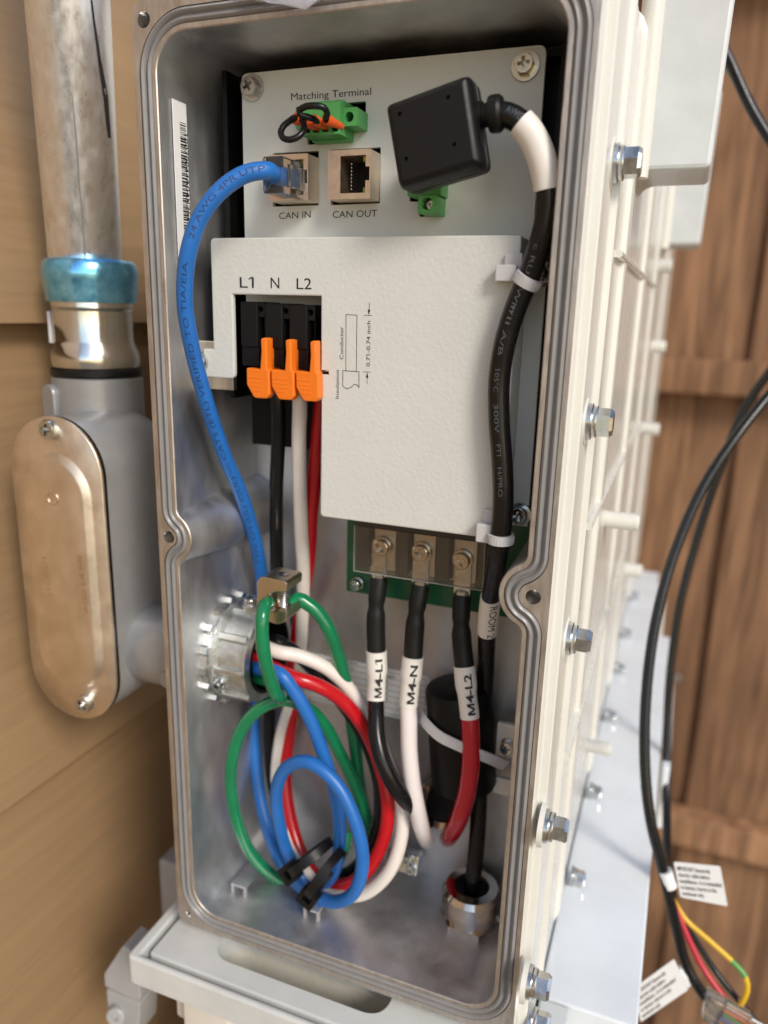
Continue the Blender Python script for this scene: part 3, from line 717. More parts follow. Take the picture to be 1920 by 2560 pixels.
# cable glands at the bottom right
def gland(p, w, r, parent, k=1.0):
    f = Frame(p, w, (1, 0, 0)); b = MB()
    b.lathe([(r * 1.18, 0), (r * 1.18, 2.2 * k)], f, 6); b.lathe([(r * 1.02, 2.2 * k), (r * 1.02, 5 * k), (r * 1.1, 5.2 * k), (r * 1.1, 9 * k), (r * .98, 10.4 * k), (r * .66, 10.6 * k), (r * .62, 4 * k)], f, 36)
    o = part('cable_gland', b, nickel, parent, 30)
    b = MB(); b.lathe([(r * .64, 3), (r * .64, 9.2 * k), (r * .52, 9.0 * k), (r * .2, 8.8 * k)], f, 30); part('gland_seal', b, black_pl, o)
gp = onz(1180, 2212, -206.5); gland(V((gp.x, min(gp.y, 239.5), -222.0)), (0, 0, 1), 9.9, enc, 1.45)
g2 = cq(375, 1260, 243); gland(V((g2.x, 250.8, g2.z)), (0.05, -1, .1), 9.4, enc)

# ================================================================== LOWER UNIT under the enclosure
TZ = -236.0
bu = thing('base_cabinet', 'pale grey cabinet with a grooved slotted top that the open enclosure stands on', 'cabinet', (-80, 480, -CAMH))
tc_ = onz(316, 2390, TZ); tx, ty = tc_.x, tc_.y                       # front left corner of the top tray
ti = onz(367, 2385, TZ - .5); RX = 13.0
FT = Frame((0, 0, 0), (0, 0, 1), (1, 0, 0))                          # (x, y, z)
s0, s1 = onz(556, 2345, TZ), onz(1010, 2545, TZ)
slot = round_poly(rect(s0.x, s0.y - 8.5, s0.x + 70, s0.y + 9.5), 8.5, 8)
b = MB()
gx, gy = ti.x + .5, ti.y + .5                                          # inner deck, inside the groove
b.prism(round_poly(rect(gx, gy, RX - 36, 640), [1.6, 1, 1, 1], 4), FT, TZ - 12, TZ - .3, holes=[slot], bevel=.7)
part('top_deck', b, grey_paint, bu, 40)
b = MB(); lip = round_poly([(tx, ty), (RX - 24, ty), (RX - 24, 226), (-22, 226), (-22, gy - 2.2), (gx - 2.2, gy - 2.2), (gx - 2.2, 640), (tx, 640)], [2.4, 2, 1, 0, 0, 1.2, 0, 1], 5)
b.prism(lip, FT, TZ - 11.5, TZ + .3, bevel=.9)
part('tray_rim', b, grey_paint, bu, 40)
b = MB(); yq = min(ty + 15, s0.y - 11); b.prism(rect(tx + 14, yq, RX - 38, 300), FT, TZ - 32, TZ - 12.2, holes=[slot]); b.prism(rect(tx + 14.4, yq + .4, RX - 39, 299), FT, TZ - 33, TZ - 32.05); part('slot_liner', b, cream, bu)
shelf_m = mat('white_shelf_paint', (0.80, 0.84, 0.87), 0.20, 0, 0.10, 22, 0.10, 300, coat=0.4)
b = MB(); pr = round_poly([(-22.5, 227), (RX - 1.5, 227), (RX + 1, 583), (RX + 1, 584), (2, 585), (1, 742), (-22.5, 742)], [1, 1.5, 1, 0, 0, 1, 0], 4)
b.prism(pr, FT, TZ - 10, TZ - .2, bevel=.8)
b.prism(round_poly(rect(RX + 1.4, 400, RX + 5.5, 575), 1.8, 4), FT, TZ - 40, TZ - 2, bevel=.8)
part('side_shelf', b, shelf_m, bu, 40)
b = MB(); b.prism(rect(tx + 16, ty + 14, RX - 5, 735), FT, -CAMH + 60, TZ - 33.2)
part('cabinet_body', b, cream, bu)
b = MB()
for xx, ww in ((tx + 22, 20), (tx + 58, 9), (tx + 84, 9), (tx + 110, 9), (tx + 136, 9)):
    b.prism(round_poly(rect(xx, ty + 3.0, xx + ww, ty + 13.9), 1.2, 3), FT, -CAMH + 70, TZ - 15, bevel=.5)
part('front_rib', b, cream, bu)
b = MB(); b.prism(rect(-22, 230, RX - 4, 735), FT, TZ - 34, TZ - 10.2); part('shelf_support', b, cream, bu)
b = MB(); b.prism(rect(tx + 20, ty + 30, RX - 20, 700), FT, -CAMH + 1, -CAMH + 60); part('plinth', b, black_pl, bu)
for px, py in ((1568, 1490), (1549, 1583), (1530, 1670), (1500, 1787), (1461, 1976), (1416, 2190)):
    p = onz(px, py, TZ + 2.5); hexbolt('shelf_bolt', V((-20.0, p.y, TZ + 3.4)), (1, 0, 0), bu, 3.2, 3.6)
latch_m = mat('grey_latch_plastic', (0.40, 0.41, 0.42), 0.42, 0, 0.08, 90, 0.15, 500)
# hinged latch low on the left
lp = C(240, 2300, 4.1475)
def LL(x, y, Y): return lp(x, y, Y)
YL_ = 205.0
b = MB()
b.prism(round_poly([(q.x, q.z) for q in (LL(80, 560, YL_), LL(270, 275, YL_), LL(345, 320, YL_), LL(440, 400, YL_), LL(460, 830, YL_), LL(420, 850, YL_), LL(90, 690, YL_))], .8, 3), FRONT, -YL_ - 12, -YL_, bevel=.6)
b.prism(round_poly([(q.x, q.z) for q in (LL(105, 722, YL_ + 2), LL(455, 868, YL_ + 2), LL(440, 1200, YL_ + 2), LL(135, 1100, YL_ + 2))], .8, 3), FRONT, -YL_ - 14, -YL_ - 2, bevel=.5)
o = part('latch', b, latch_m, bu, 40)
q = LL(200, 1010, YL_ - 1); b = MB(); b.lathe([(4.2, -10), (4.2, 0), (3.6, .6), (1.6, .6), (1.4, -1)], Frame(q, (.25, -1, .15)), 24); part('latch_pivot', b, latch_m, o)
b = MB(); q = A(432, 2160, 268); b.prism(round_poly(rect(q.x - 9, q.z - 40, q.x + 9, q.z), 2, 3), FRONT, -292, -268, bevel=1.2); part('rear_bracket', b, latch_m, bu)

# ================================================================== CONDUIT RUN on the left
CX, CYT, CYB = 0, 0, 0
def ctr(px, py, Y): return A(px, py, Y)
ca_, cb_ = ctr(172, 40, 227), ctr(213, 640, 243)
dirc = (ca_ - cb_).normalized()
cd = thing('metal_conduit', 'galvanised steel conduit pipe with a black marker stroke running up the tan wall', 'conduit', tuple(cb_))
b = MB(); top = cb_ + dirc * 700
RC = 13.3
b.tube([cb_ - dirc * 8, cb_ + dirc * 60, cb_ + dirc * 150, cb_ + dirc * 350, top], RC, 48); pipe = part('pipe', b, emt, cd)
def on_pipe(px, py):
    """point on the pipe's skin seen at a pixel"""
    r = A(px, py, 1.0); r.normalize(); w0 = -cb_; w0 = V((0, 0, 0)) - cb_
    dd = r - dirc * r.dot(dirc); ww = w0 - dirc * w0.dot(dirc); a = dd.dot(dd); bb = 2 * dd.dot(ww); c = ww.dot(ww) - RC * RC
    disc = max(0, bb * bb - 4 * a * c); t = (-bb - math.sqrt(disc)) / (2 * a); p = r * t; n_ = (p - cb_); n_ -= dirc * n_.dot(dirc); return p, n_.normalized()
cm = C(0, 0, 2.765); b = MB(); vs = []; K_ = [(632, 0, 6), (650, 150, 7), (672, 300, 9), (690, 430, 11), (712, 560, 15), (732, 680, 16), (742, 800, 14), (752, 900, 12), (757, 955, 8)]
for x, y, w in K_:
    for s in (-1, 1):
        p, n_ = on_pipe((x + s * w) / 2.765, y / 2.765); vs.append(p + n_ * .07)
b.add(vs, [(2 * i, 2 * i + 1, 2 * i + 3, 2 * i + 2) for i in range(len(K_) - 1)]); part('marker_stroke', b, ink, pipe)
b = MB(); vs = []
for x, y, w in ((497, 640, 3), (508, 760, 5), (530, 1000, 7), (545, 1250, 7), (570, 1500, 6), (590, 1790, 6)):
    for s in (-1, 1):
        p, n_ = on_pipe((x + s * w) / 2.765, y / 2.765); vs.append(p + n_ * .05)
b.add(vs, [(2 * i, 2 * i + 1, 2 * i + 3, 2 * i + 2) for i in range(5)]); part('weld_seam', b, mat('dull_seam', (.34, .34, .34), .5, .8), pipe)
# compression fitting
fz = lambda py: (A(213, py, 243).z - cb_.z)
ff = Frame((cb_.x + 1.0, cb_.y + 1.0, cb_.z), (0, 0, 1), (1, 0, 0))
cf = thing('compression_fitting', 'chrome conduit fitting with a scratched blue ring nut below the pipe', 'fitting', (cb_.x, cb_.y, fz(925) + cb_.z))
h = [fz(p) for p in (650, 668, 690, 735, 755, 770)]
b = MB(); b.lathe([(13.6, h[0]), (16.2, h[0] - .2), (17.4, h[1] + 1), (17.8, h[2]), (17.3, h[2] - 2.5), (17.0, h[3]), (16.6, h[4]), (15.0, h[4] - .3)], ff, 40); part('ring_nut', b, blue_nut, cf, 40)
h = [fz(p) for p in (756, 768, 775, 850, 880, 900, 914)]
b = MB(); b.lathe([(15.2, h[0]), (15.3, h[1]), (14.7, h[1] - .2), (15.3, h[2]), (14.6, h[2] - .3), (14.6, h[3]), (14.9, h[3] - 1), (16.4, h[4]), (16.7, h[5]), (16.2, h[6])], ff, 40); part('fitting_body', b, chrome, cf, 40)
q = A(118, 810, 230); b = MB(); b.box(cb_.x - 15.6, cb_.y - 6, fz(860) + cb_.z, cb_.x - 14.2, cb_.y + 2, fz(780) + cb_.z, bevel=.5); part('paper_sticker', b, label_w, cf)
b = MB(); b.lathe([(16.9, fz(936)), (17.3, fz(932)), (17.3, fz(920)), (16.8, fz(916))], ff, 40); part('seal_ring', b, black_pl, cf)
# conduit body
YV = 206.0
k1, k2 = A(140, 1042, YV), A(222, 1802, YV)
vz0, vz1 = k2.z, k1.z
vl, vr = A(35, 1230, YV).x, A(256, 1230, YV).x
vcx, vcz = (vl + vr) / 2, (vz0 + vz1) / 2; vw, vh = vr - vl, vz1 - vz0
lb = thing('conduit_elbow', 'grey cast conduit elbow with a bare stamped metal cover plate', 'conduit elbow', (vcx, YV + 30, vz0))
fv = Frame((vcx, 0, vcz))
b = MB(); bz1 = fz(938) + cb_.z
fb = Frame((vcx + 1.5, 0, 0), (0, 0, 1), (1, 0, 0))
wv = vw / 2 - .6
prof = round_poly([(-wv, YV + 3), (wv, YV + 3), (wv, YV + 44), (-wv, YV + 44)], [1, 1, 15, 15], 8)
ob = [(x_, z_) for x_, z_ in obround(vw - 1.2, vh - 1.2, 18)]
ls = [(-YV - 46, 7.0), (-YV - 44, 4.0), (-YV - 40, 1.6), (-YV - 34, .2), (-YV - 30, 0.0), (-YV - 3.2, 0.0), (-YV - 2.6, .5)]
n = len(ob); vs = []
for h_, d in ls: vs += [fv(x_ + 1.0 * (h_ + YV) / -40, z_, h_) for x_, z_ in (inset(ob, d) if d else ob)]
b.add(vs, [(j * n + i, j * n + (i + 1) % n, (j + 1) * n + (i + 1) % n, (j + 1) * n + i) for j in range(len(ls) - 1) for i in range(n)] + [tuple(reversed(range(n)))])
b.lathe([(17.4, vz1 - 24), (17.2, bz1 - .6), (16.6, bz1)], Frame((cb_.x + 1.0, cb_.y + 1.0, 0), (0, 0, 1), (1, 0, 0)), 40)
b.lathe([(17.0, vz1 - 40), (17.6, vz1 - 22)], Frame((cb_.x + 1.0, cb_.y + .6, 0), (0, 0, 1), (1, 0, 0)), 40)
part('cast_body', b, body_grey, lb, 40)
np_ = A(380, 1610, 226); b = MB()
b.lathe([(15.5, vcx + 10), (15.5, -165), (14.0, -164), (14.0, -157.2)], Frame((0, 228, np_.z), (1, 0, 0), (0, 0, 1)), 36)
b.prism(round_poly(rect(-5, -3.2, 5, 3.2), 3, 5), Frame((-164.5, 228 - 14.6, np_.z - 6), (0, -1, 0), (1, 0, 0)), 0, 1.2, bevel=.5)
part('side_hub', b, body_grey, lb, 40)
b = MB(); b.prism(obround(8, 17, 8), Frame((cb_.x - 4, cb_.y + 1, bz1 - 11), (-.25, -.97, 0), (.97, -.25, 0)), 15.0, 17.9, bevel=.6)
part('raised_pad', b, body_grey, lb, 40)
b = MB(); b.prism(obround(vw - .2, vh - .2, 20), fv, -YV - 2.6, -YV - 1.1); part('cover_gasket', b, black_pl, lb)
# stamped cover: flat rim with a raised long panel
b = MB(); N = 40
ring = lambda w_, h_, hh: [fv(x_, z_, hh) for x_, z_ in obround(w_, h_, 20)]
rr = [ring(vw, vh, -YV - 1.1), ring(vw, vh, -YV - .25), ring(vw - .5, vh - .5, -YV), ring(vw - 9.0, vh - 25, -YV), ring(vw - 10.2, vh - 26.2, -YV + .35), ring(vw - 13.5, vh - 30, -YV + 2.0), ring(vw - 15, vh - 31.5, -YV + 2.25)]
n = len(rr[0]); b.add([p for q in rr for p in q], [(j * n + i, j * n + (i + 1) % n, (j + 1) * n + (i + 1) % n, (j + 1) * n + i) for j in range(len(rr) - 1) for i in range(n)] + [tuple((len(rr) - 1) * n + i for i in range(n))])
cvp = part('cover_plate', b, cover_al, lb, 50)
emb = mat('embossed_metal', (0.80, 0.72, 0.62), 0.22, 1.0)
t = MB(); YE = YV - 2.45; cE = C(0, 600, 1.7556)
for s, a_, e_, h_ in (('E491006', (335, 1385), (368, 1640), 2.2), ('1-1/2"/1"', (182, 1385), (205, 1560), 1.7)):
    put_text(t, s, cE(*a_, YE), cE(*e_, YE), (1, 0, 0), h_, (0, -.02, 0))
q = cE(230, 1135, YE); c_ = circle(2.5, 24)
t.prism(c_, Frame(q), -.1, .12, holes=[circle(2.1, 24)], back=False); put_text(t, 'UL', q + V((-1.1, 0, .9)), q + V((-.7, 0, -1.5)), (1, 0, 0), 1.4, (0, -.05, 0))
part('embossed_marks', t, emb, cvp)
for px, py in ((125, 1073), (214, 1757)):
    screw(A(px, py, YV - .4) + V((0, .4, 0)), 3.5, lb, 2.6, turn=.5 + px, wash=0, hexa=False, name='cover_screw')

# conduit connector (locknut and bushing) on the inner left wall
wb = onx(502, 1650, -149.0); BY, BZ = wb.y + 19.0, wb.z - 2.6
cbu = thing('conduit_bushing', 'ridged zinc grounding bushing and locknut where the conduit enters the enclosure wall', 'bushing', (-140, BY, BZ - 18))
fbx = Frame((-149.4, BY, BZ), (1, 0, 0), (0, 0, 1))
b = MB(); gear = []
for i in range(16):
    a0_ = 2 * PI * i / 16; gear += [(21.0 * math.cos(a0_ + d), 21.0 * math.sin(a0_ + d)) if k_ < 2 else (19.4 * math.cos(a0_ + d), 19.4 * math.sin(a0_ + d)) for k_, d in enumerate((.0, .11, .16, .36))]
b.prism(gear, fbx, 0.4, 3.4, bevel=.4); part('locknut', b, zinc, cbu, 30)
b = MB(); b.lathe([(19.0, 3.4), (19.4, 5.2), (18.6, 5.8), (17.6, 6.4), (16.8, 15), (17.8, 16), (17.8, 17.4), (14.6, 17.8), (13.8, 8)], fbx, 40, caps=False)
for i in range(9):
    a0_ = 2 * PI * (i + .3) / 9; b.prism(round_poly(rect(-1.4, 4.0, 1.4, 17.0), .5, 2), Frame(fbx.o, fbx.u * math.cos(a0_) + fbx.v * math.sin(a0_), fbx.w.cross(fbx.u * math.cos(a0_) + fbx.v * math.sin(a0_))), 15.5, 18.9, bevel=.5)
bzn = mat('cast_zinc', (0.66, 0.68, 0.66), 0.46, 1.0, 0.25, 260, 0.4, 900, rvar=.08)
part('bushing_body', b, bzn, cbu, 30)
b = MB(); b.lathe([(14.6, 17.9), (13.4, 18.2), (13.4, 9), (.5, 8.8)], fbx, 36, caps=False); part('insulating_throat', b, blackvoid, cbu)
for px, py, wv_ in ((545, 1712, (-.15, -1, -.35)), (626, 1500, (.1, -.35, 1))):
    p = A(px, py, BY - 19.5 if py > 1600 else BY - 12); wv_ = V(wv_).normalized()
    b = MB(); b.tube([p + wv_ * -3.5, p - wv_ * 1.0], 2.9, 16); part('screw_boss', b, bzn, cbu)
    screw(p - wv_ * 1.0, 2.1, cbu, 2.2, w=tuple(wv_), wash=0, hexa=False, name='set_screw')

# ================================================================== WIRES
def P_(lst): return [D(*q) for q in lst]
def wire(name, label, pts, r, m, group=None, step=1.6, n=16, cat='wire'):
    path = curve(pts, step); b = MB(); b.tube(path, r, n); o = part(name, b, m, None, 60); tag(o, label, cat, group); return o, path
TH = BX = None
ent = lambda dy, dz: V((-149.4 + 10, BY + dy, BZ + dz))
GW = 'thick supply wires coming from the conduit'
wh, whp = wire('supply_wire', 'long white wire from the middle orange lever looping down and back into the bushing', P_([(646, 790, 227), (648, 870, 224), (646, 950, 227), (648, 1050, 230), (651, 1150, 234), (655, 1230, 238), (653, 1330, 242), (645, 1430, 245), (626, 1520, 244.5), (605, 1600, 243), (598, 1690, 240), (612, 1770, 236), (650, 1862, 230), (715, 1925, 225), (785, 1930, 222), (845, 1875, 223), (870, 1780, 228), (858, 1690, 232), (820, 1600, 235), (775, 1515, 234), (715, 1450, 229), (650, 1418, 224), (600, 1408, 220)]) + [ent(-1, 5)], 2.55, white_w, GW)
rd, rdp = wire('supply_wire', 'long red wire from the right orange lever looping down and back into the bushing', P_([(700, 790, 229), (694, 870, 229), (687, 950, 231), (680, 1030, 234), (672, 1110, 237), (667, 1200, 240), (648, 1330, 243), (634, 1450, 245), (628, 1560, 245), (616, 1660, 242), (622, 1740, 238), (645, 1830, 233), (680, 1888, 229), (730, 1912, 226), (785, 1890, 225), (826, 1820, 227), (838, 1740, 229), (820, 1650, 231), (785, 1570, 230), (735, 1510, 226), (680, 1478, 220), (630, 1462, 217)]) + [ent(-3, 0)], 2.6, red_w, GW)
bk, bkp = wire('supply_wire', 'long black wire from the left orange lever passing behind the green clamp to the bushing', P_([(590, 790, 228), (600, 870, 228), (601, 950, 230), (597, 1050, 232), (597, 1150, 235), (598, 1250, 239), (594, 1350, 244), (586, 1480, 245.5), (582, 1600, 245), (600, 1740, 243), (640, 1840, 239), (690, 1893, 235), (760, 1880, 232), (812, 1800, 231), (820, 1700, 233), (790, 1600, 235), (740, 1520, 234), (680, 1450, 230), (625, 1400, 224)]) + [ent(3, 6)], 2.5, black_gl, GW)

# blue network cable
PLC = J1
plug_y = (J1[2] + J1[3]) / 2 + .2
pq = C(640, 180, 5.184)
xA, xB = A(658, 436, 207).x, A(708, 436, 207).x; zA, zB = A(680, 483, 207).z, A(680, 390, 207).z
xc_, zc_ = (xA + xB) / 2, (zA + zB) / 2; PXC = [V((xc_ + .6, 217, zc_)), V((xc_ + .5, 212, zc_)), V((xc_, 207.6, zc_))]
bp = [PXC[0], PXC[1], PXC[2], A(672, 427, 203.6), A(642, 428, 201.2), A(602, 440, 199.0), (A(548, 480, 196)), A(503, 540, 194), A(476, 610, 193), A(463, 690, 194), A(463, 770, 196), A(478, 860, 199), A(500, 950, 203), A(530, 1050, 209), A(566, 1150, 216), A(601, 1230, 223), A(630, 1320, 230), A(648, 1400, 236), A(655, 1470, 241)]
bp2 = P_([(562, 1350, 245.5), (552, 1450, 246), (547, 1560, 245), (552, 1650, 242), (566, 1745, 237), (590, 1825, 231), (625, 1888, 224), (668, 1928, 219), (720, 1948, 215), (764, 1928, 212), (783, 1860, 211), (766, 1770, 211), (724, 1690, 212), (668, 1647, 212.5), (622, 1656, 214), (598, 1702, 217), (602, 1772, 221), (624, 1848, 225), (655, 1898, 226.5), (695, 1912, 226), (724, 1878, 224.5), (734, 1810, 223.5), (727, 1730, 222), (702, 1640, 219.5), (668, 1550, 217), (632, 1488, 214.5), (605, 1456, 213.5)]) + [ent(-6, -4)]
def two(path1, path2): return path1 + path2
bpath = curve(bp + bp2, 1.5); sA = len(bpath)
b = MB(); b.tube(bpath, 2.45, 18)
nc = part('network_cable', b, blue_c, None, 60); tag(nc, 'blue network cable plugged into the CAN IN jack and coiled at the bottom', 'cable')
L_ = [0.0]
for i in range(1, len(bpath)): L_.append(L_[-1] + (bpath[i] - bpath[i - 1]).length)
def arclen_near(p): return L_[min(range(len(bpath) // 2), key=lambda i: (bpath[i] - p).length)]
t = MB(); fdir = lambda p: V((-.16, -.96, .22))
s_a, s_b = arclen_near(A(640, 1400, 236)), arclen_near(A(470, 650, 193))
tube_text(t, 'TYPE CM (UL) C(UL) --- CAT5 (ETL) VERIFIED TO TIA/EIA', bpath, 2.45, s_a, s_b, 1.55, lambda p: (toward(p) + V((-.18, 0, 0))))
o = part('cable_print', t, mat('navy_ink', (.014, .05, .17), .6), nc); t = MB()
tube_text(t, '24 AWG 4PR UTP', bpath, 2.45, arclen_near(A(480, 600, 193)), arclen_near(A(662, 428, 203)), 1.55, lambda p: (toward(p) + V((-.1, 0, .25))))
o = part('cable_print', t, mat('navy_ink', (.014, .05, .17), .6), nc)
b = MB(); q = A(735, 440, 210)
b.prism(round_poly(rect(xA, zA, xB, zB), .4, 2), FRONT, -229, -207, bevel=.3)
b.box(xB + .3, 209, zc_ - 3, xB + 1.3, 224, zc_ + 3)
b.box(xA + .4, 206.2, zA + .5, xA + .9, 206.95, zB - .5)
plg = part('clear_plug', b, clearp, nc)

# black plug with its cable, running down the right side to the gland
c2 = C(900, 0, 2.37)
YPF = 197.0
q = [c2(132, 625, YPF), c2(648, 412, YPF), c2(716, 985, YPF), c2(222, 1118, YPF)]
cen = sum(q, V()) / 4; ux = ((q[1] - q[0]) + (q[2] - q[3])).normalized(); fp = Frame(cen, V((0, -1, 0)), ux)
loc2 = lambda p: ((p - cen).dot(fp.u), (p - cen).dot(fp.v))
pg = thing('power_plug_cable', 'black moulded plug on a black cable clipped down the right of the white cover', 'cable', tuple(A(1180, 420, 214)))
ql = [loc2(p) for p in q]
hw_, hh_ = sum(abs(a) for a, _ in ql) / 4, sum(abs(b_) for _, b_ in ql) / 4
b = MB(); pf = round_poly([(-hw_ - .3, -hh_), (hw_ - .3, -hh_ - .2), (hw_ + .3, hh_ + .2), (-hw_ + .3, hh_)], [2.6, 2, 2, 2], 5)
lay = [(-13.0, 1.6), (-12.4, .6), (-10.5, 0), (-7.2, 0), (-7.0, .3), (-6.6, .3), (-6.4, 0), (-3.0, 0), (-1.2, .5), (-.3, 1.2), (0, 2.0)]
n = len(pf); vs = []
for h_, d in lay: vs += [fp(x_, y_, h_) for x_, y_ in (inset(pf, d) if d else pf)]
b.add(vs, [(j * n + i, j * n + (i + 1) % n, (j + 1) * n + (i + 1) % n, (j + 1) * n + i) for j in range(len(lay) - 1) for i in range(n)])
dm = [loc2(c2(*p_, YPF)) for p_ in ((236, 676), (523, 577), (275, 942), (560, 856))]
b.flat(inset(pf, 2.0), [circle(.55, 14, *p_) for p_ in dm], fp, 0); b.flat(inset(pf, 1.6), [], fp, -13, flip=True)
for p_ in dm: b.lathe([(.55, 0), (.55, -1.5), (.05, -1.6)][::-1], Frame(fp(*p_), fp.w, fp.u), 14, caps=False)
part('plug_shell', b, black_pl, pg, 40)
sr = [A(1196, 291, 203.5), A(1252, 283, 203.5)]; d = (sr[1] - sr[0]).normalized(); fs_ = Frame(sr[0], d, (0, 0, 1))
b = MB(); b.lathe([(3.4, -3), (3.4, 1.2), (2.8, 1.4), (2.8, 2.8), (4.2, 3.0), (4.4, 3.6), (4.4, 5.4), (3.8, 6.2), (3.0, 6.4)], fs_, 26); part('strain_relief', b, black_pl, pg, 30)
pcable = [A(1225, 287, 203.5), A(1252, 285, 203.5), A(1285, 295, 203.5), A(1316, 322, 204), A(1342, 365, 205), A(1359, 415, 205.5), A(1370, 475, 206), A(1367, 540, 206.5), A(1350, 610, 207), A(1325, 685, 208), A(1291, 765, 208.6), A(1263, 855, 209), A(1248, 950, 209.2), A(1248, 1050, 209.2), A(1255, 1150, 209.2), A(1258, 1250, 209.2), A(1251, 1345, 210), A(1240, 1420, 216), A(1226, 1500, 224), A(1218, 1580, 231), A(1214, 1680, 237), A(1208, 1780, 240.5), A(1200, 1900, 241), A(1196, 2050, 239), A(1188, 2150, 236.5), V((gp.x, min(gp.y, 239.5), -207)), V((gp.x, min(gp.y, 239.5), -212))]
pp_ = curve(pcable, 1.5); b = MB(); b.tube(pp_, 3.0, 20); pc = part('jacket', b, black_gl, pg, 60)
PL = [0.0]
for i in range(1, len(pp_)): PL.append(PL[-1] + (pp_[i] - pp_[i - 1]).length)
near = lambda p: min(range(len(pp_)), key=lambda i: (pp_[i] - p).length)
def sleeve(path, i0, i1, r, m, parent, name='sleeve', prof=None):
    b = MB(); seg_ = path[i0:i1 + 1]; b.tube(seg_, prof or r, 24); return part(name, b, m, parent, 50)
i0, i1 = near(A(1306, 312, 204)), near(A(1371, 480, 206)); sleeve(pp_, i0, i1, 3.62, sleeve_w, pg, 'white_sleeve')
i0, i1 = near(A(1227, 1493, 224)), near(A(1219, 1575, 231)); sl_ = sleeve(pp_, i0, i1, 3.35, sleeve_w, pg, 'marker_sleeve')
t = MB(); tube_text(t, 'ROOM 2', pp_, 3.35, PL[i0] + 1.0, PL[i1] - .5, 2.6, lambda p: toward(p) + V((.35, 0, 0))); part('marker_print', t, ink, sl_)
t = MB()
for s, a_, e_ in (('c RU AWM', (1338, 600), (1280, 780)), ('I/II', (1285, 765), (1272, 810)), ('A/B', (1262, 830), (1252, 885)), ('105\u00b0C', (1246, 915), (1242, 980)), ('300V', (1244, 1010), (1248, 1072)), ('FT1', (1250, 1105), (1252, 1140)), ('H/PRO', (1256, 1170), (1256, 1235))):
    t = MB(); tube_text(t, s, pp_, 3.0, PL[near(A(*a_, 208))], PL[near(A(*e_, 209))], 1.3, lambda p: toward(p) + V((-.25, 0, 0))); part('cable_print', t, ink_pale, pc)
t = MB(); tube_text(t, 'AWG', pp_, 3.0, PL[near(A(1262, 285, 203))], PL[near(A(1305, 310, 204))], 1.8, lambda p: toward(p) + V((0, 0, .5)))
part('cable_print', t, ink_pale, pc)

# clear cable ties on the cover
def tie(name, label, p, t_, rx, parent_m, mount, w=3.0, band=0.75):
    f = Frame(p, t_, (1, 0, 0)); o = thing(name, label, 'cable tie', tuple(p))
    b = MB(); N = 36; vs = []
    for dr, dh in ((0, -w / 2), (band, -w / 2 + .15), (band, w / 2 - .15), (0, w / 2)):
        for i in range(N): a = 2 * PI * i / N; vs.append(f((rx + dr) * math.cos(a), (rx + dr) * math.sin(a), dh))
    b.add(vs, [(j * N + i, j * N + (i + 1) % N, ((j + 1) % 4) * N + (i + 1) % N, ((j + 1) % 4) * N + i) for j in range(4) for i in range(N)])
    for i in range(0, N, 1):
        a = 2 * PI * i / N; b.tube([f((rx + band) * math.cos(a), (rx + band) * math.sin(a), -w * .3), f((rx + band) * math.cos(a), (rx + band) * math.sin(a), w * .3)], .14, 4)
    part('band', b, parent_m, o, 30)
    if mount: mount(o)
    return o
def mount1(o):
    b = MB(); q = A(1262, 686, YC - 2); b.box(q.x - 2.2, YC - 4.2, q.z - 1.9, q.x + 3.4, YC - .05, q.z + 2.4, bevel=.5); q = A(1283, 645, YC - 1); b.box(q.x - 2.2, YC - 1.6, q.z - 3, q.x + 2.6, YC - .05, q.z + 1.2, bevel=.4); part('tie_mount', b, nylon, o)
def mount2(o):
    b = MB(); q = A(1215, 1332, YC - 2); b.box(q.x - 2.6, YC - 4.0, q.z - 2.6, q.x + 3.0, YC - .05, q.z + 3.0, bevel=.5); q = A(1228, 1290, YC - 1); b.box(q.x - 2.2, YC - 1.6, q.z - 2, q.x + 2.6, YC - .05, q.z + 2, bevel=.4); part('tie_mount', b, nylon, o)
ip = near(A(1318, 693, 208)); T_ = (pp_[ip + 1] - pp_[ip - 1]).normalized()
tie('cable_tie', 'clear plastic tie holding the black cable beside the upper cover screw', pp_[ip], T_ + V((-.15, .1, 0)), 3.05, nylon, mount1, group) if False else tie('cable_tie', 'clear plastic tie holding the black cable beside the upper cover screw', pp_[ip], T_ + V((-.15, .1, 0)), 3.05, nylon, mount1)
ip = near(A(1251, 1348, 210)); T_ = (pp_[ip + 1] - pp_[ip - 1]).normalized()
tie('cable_tie', 'clear plastic tie holding the black cable at the lower edge of the white cover', pp_[ip], V((0, .05, -1)), 3.15, nylon, mount2)

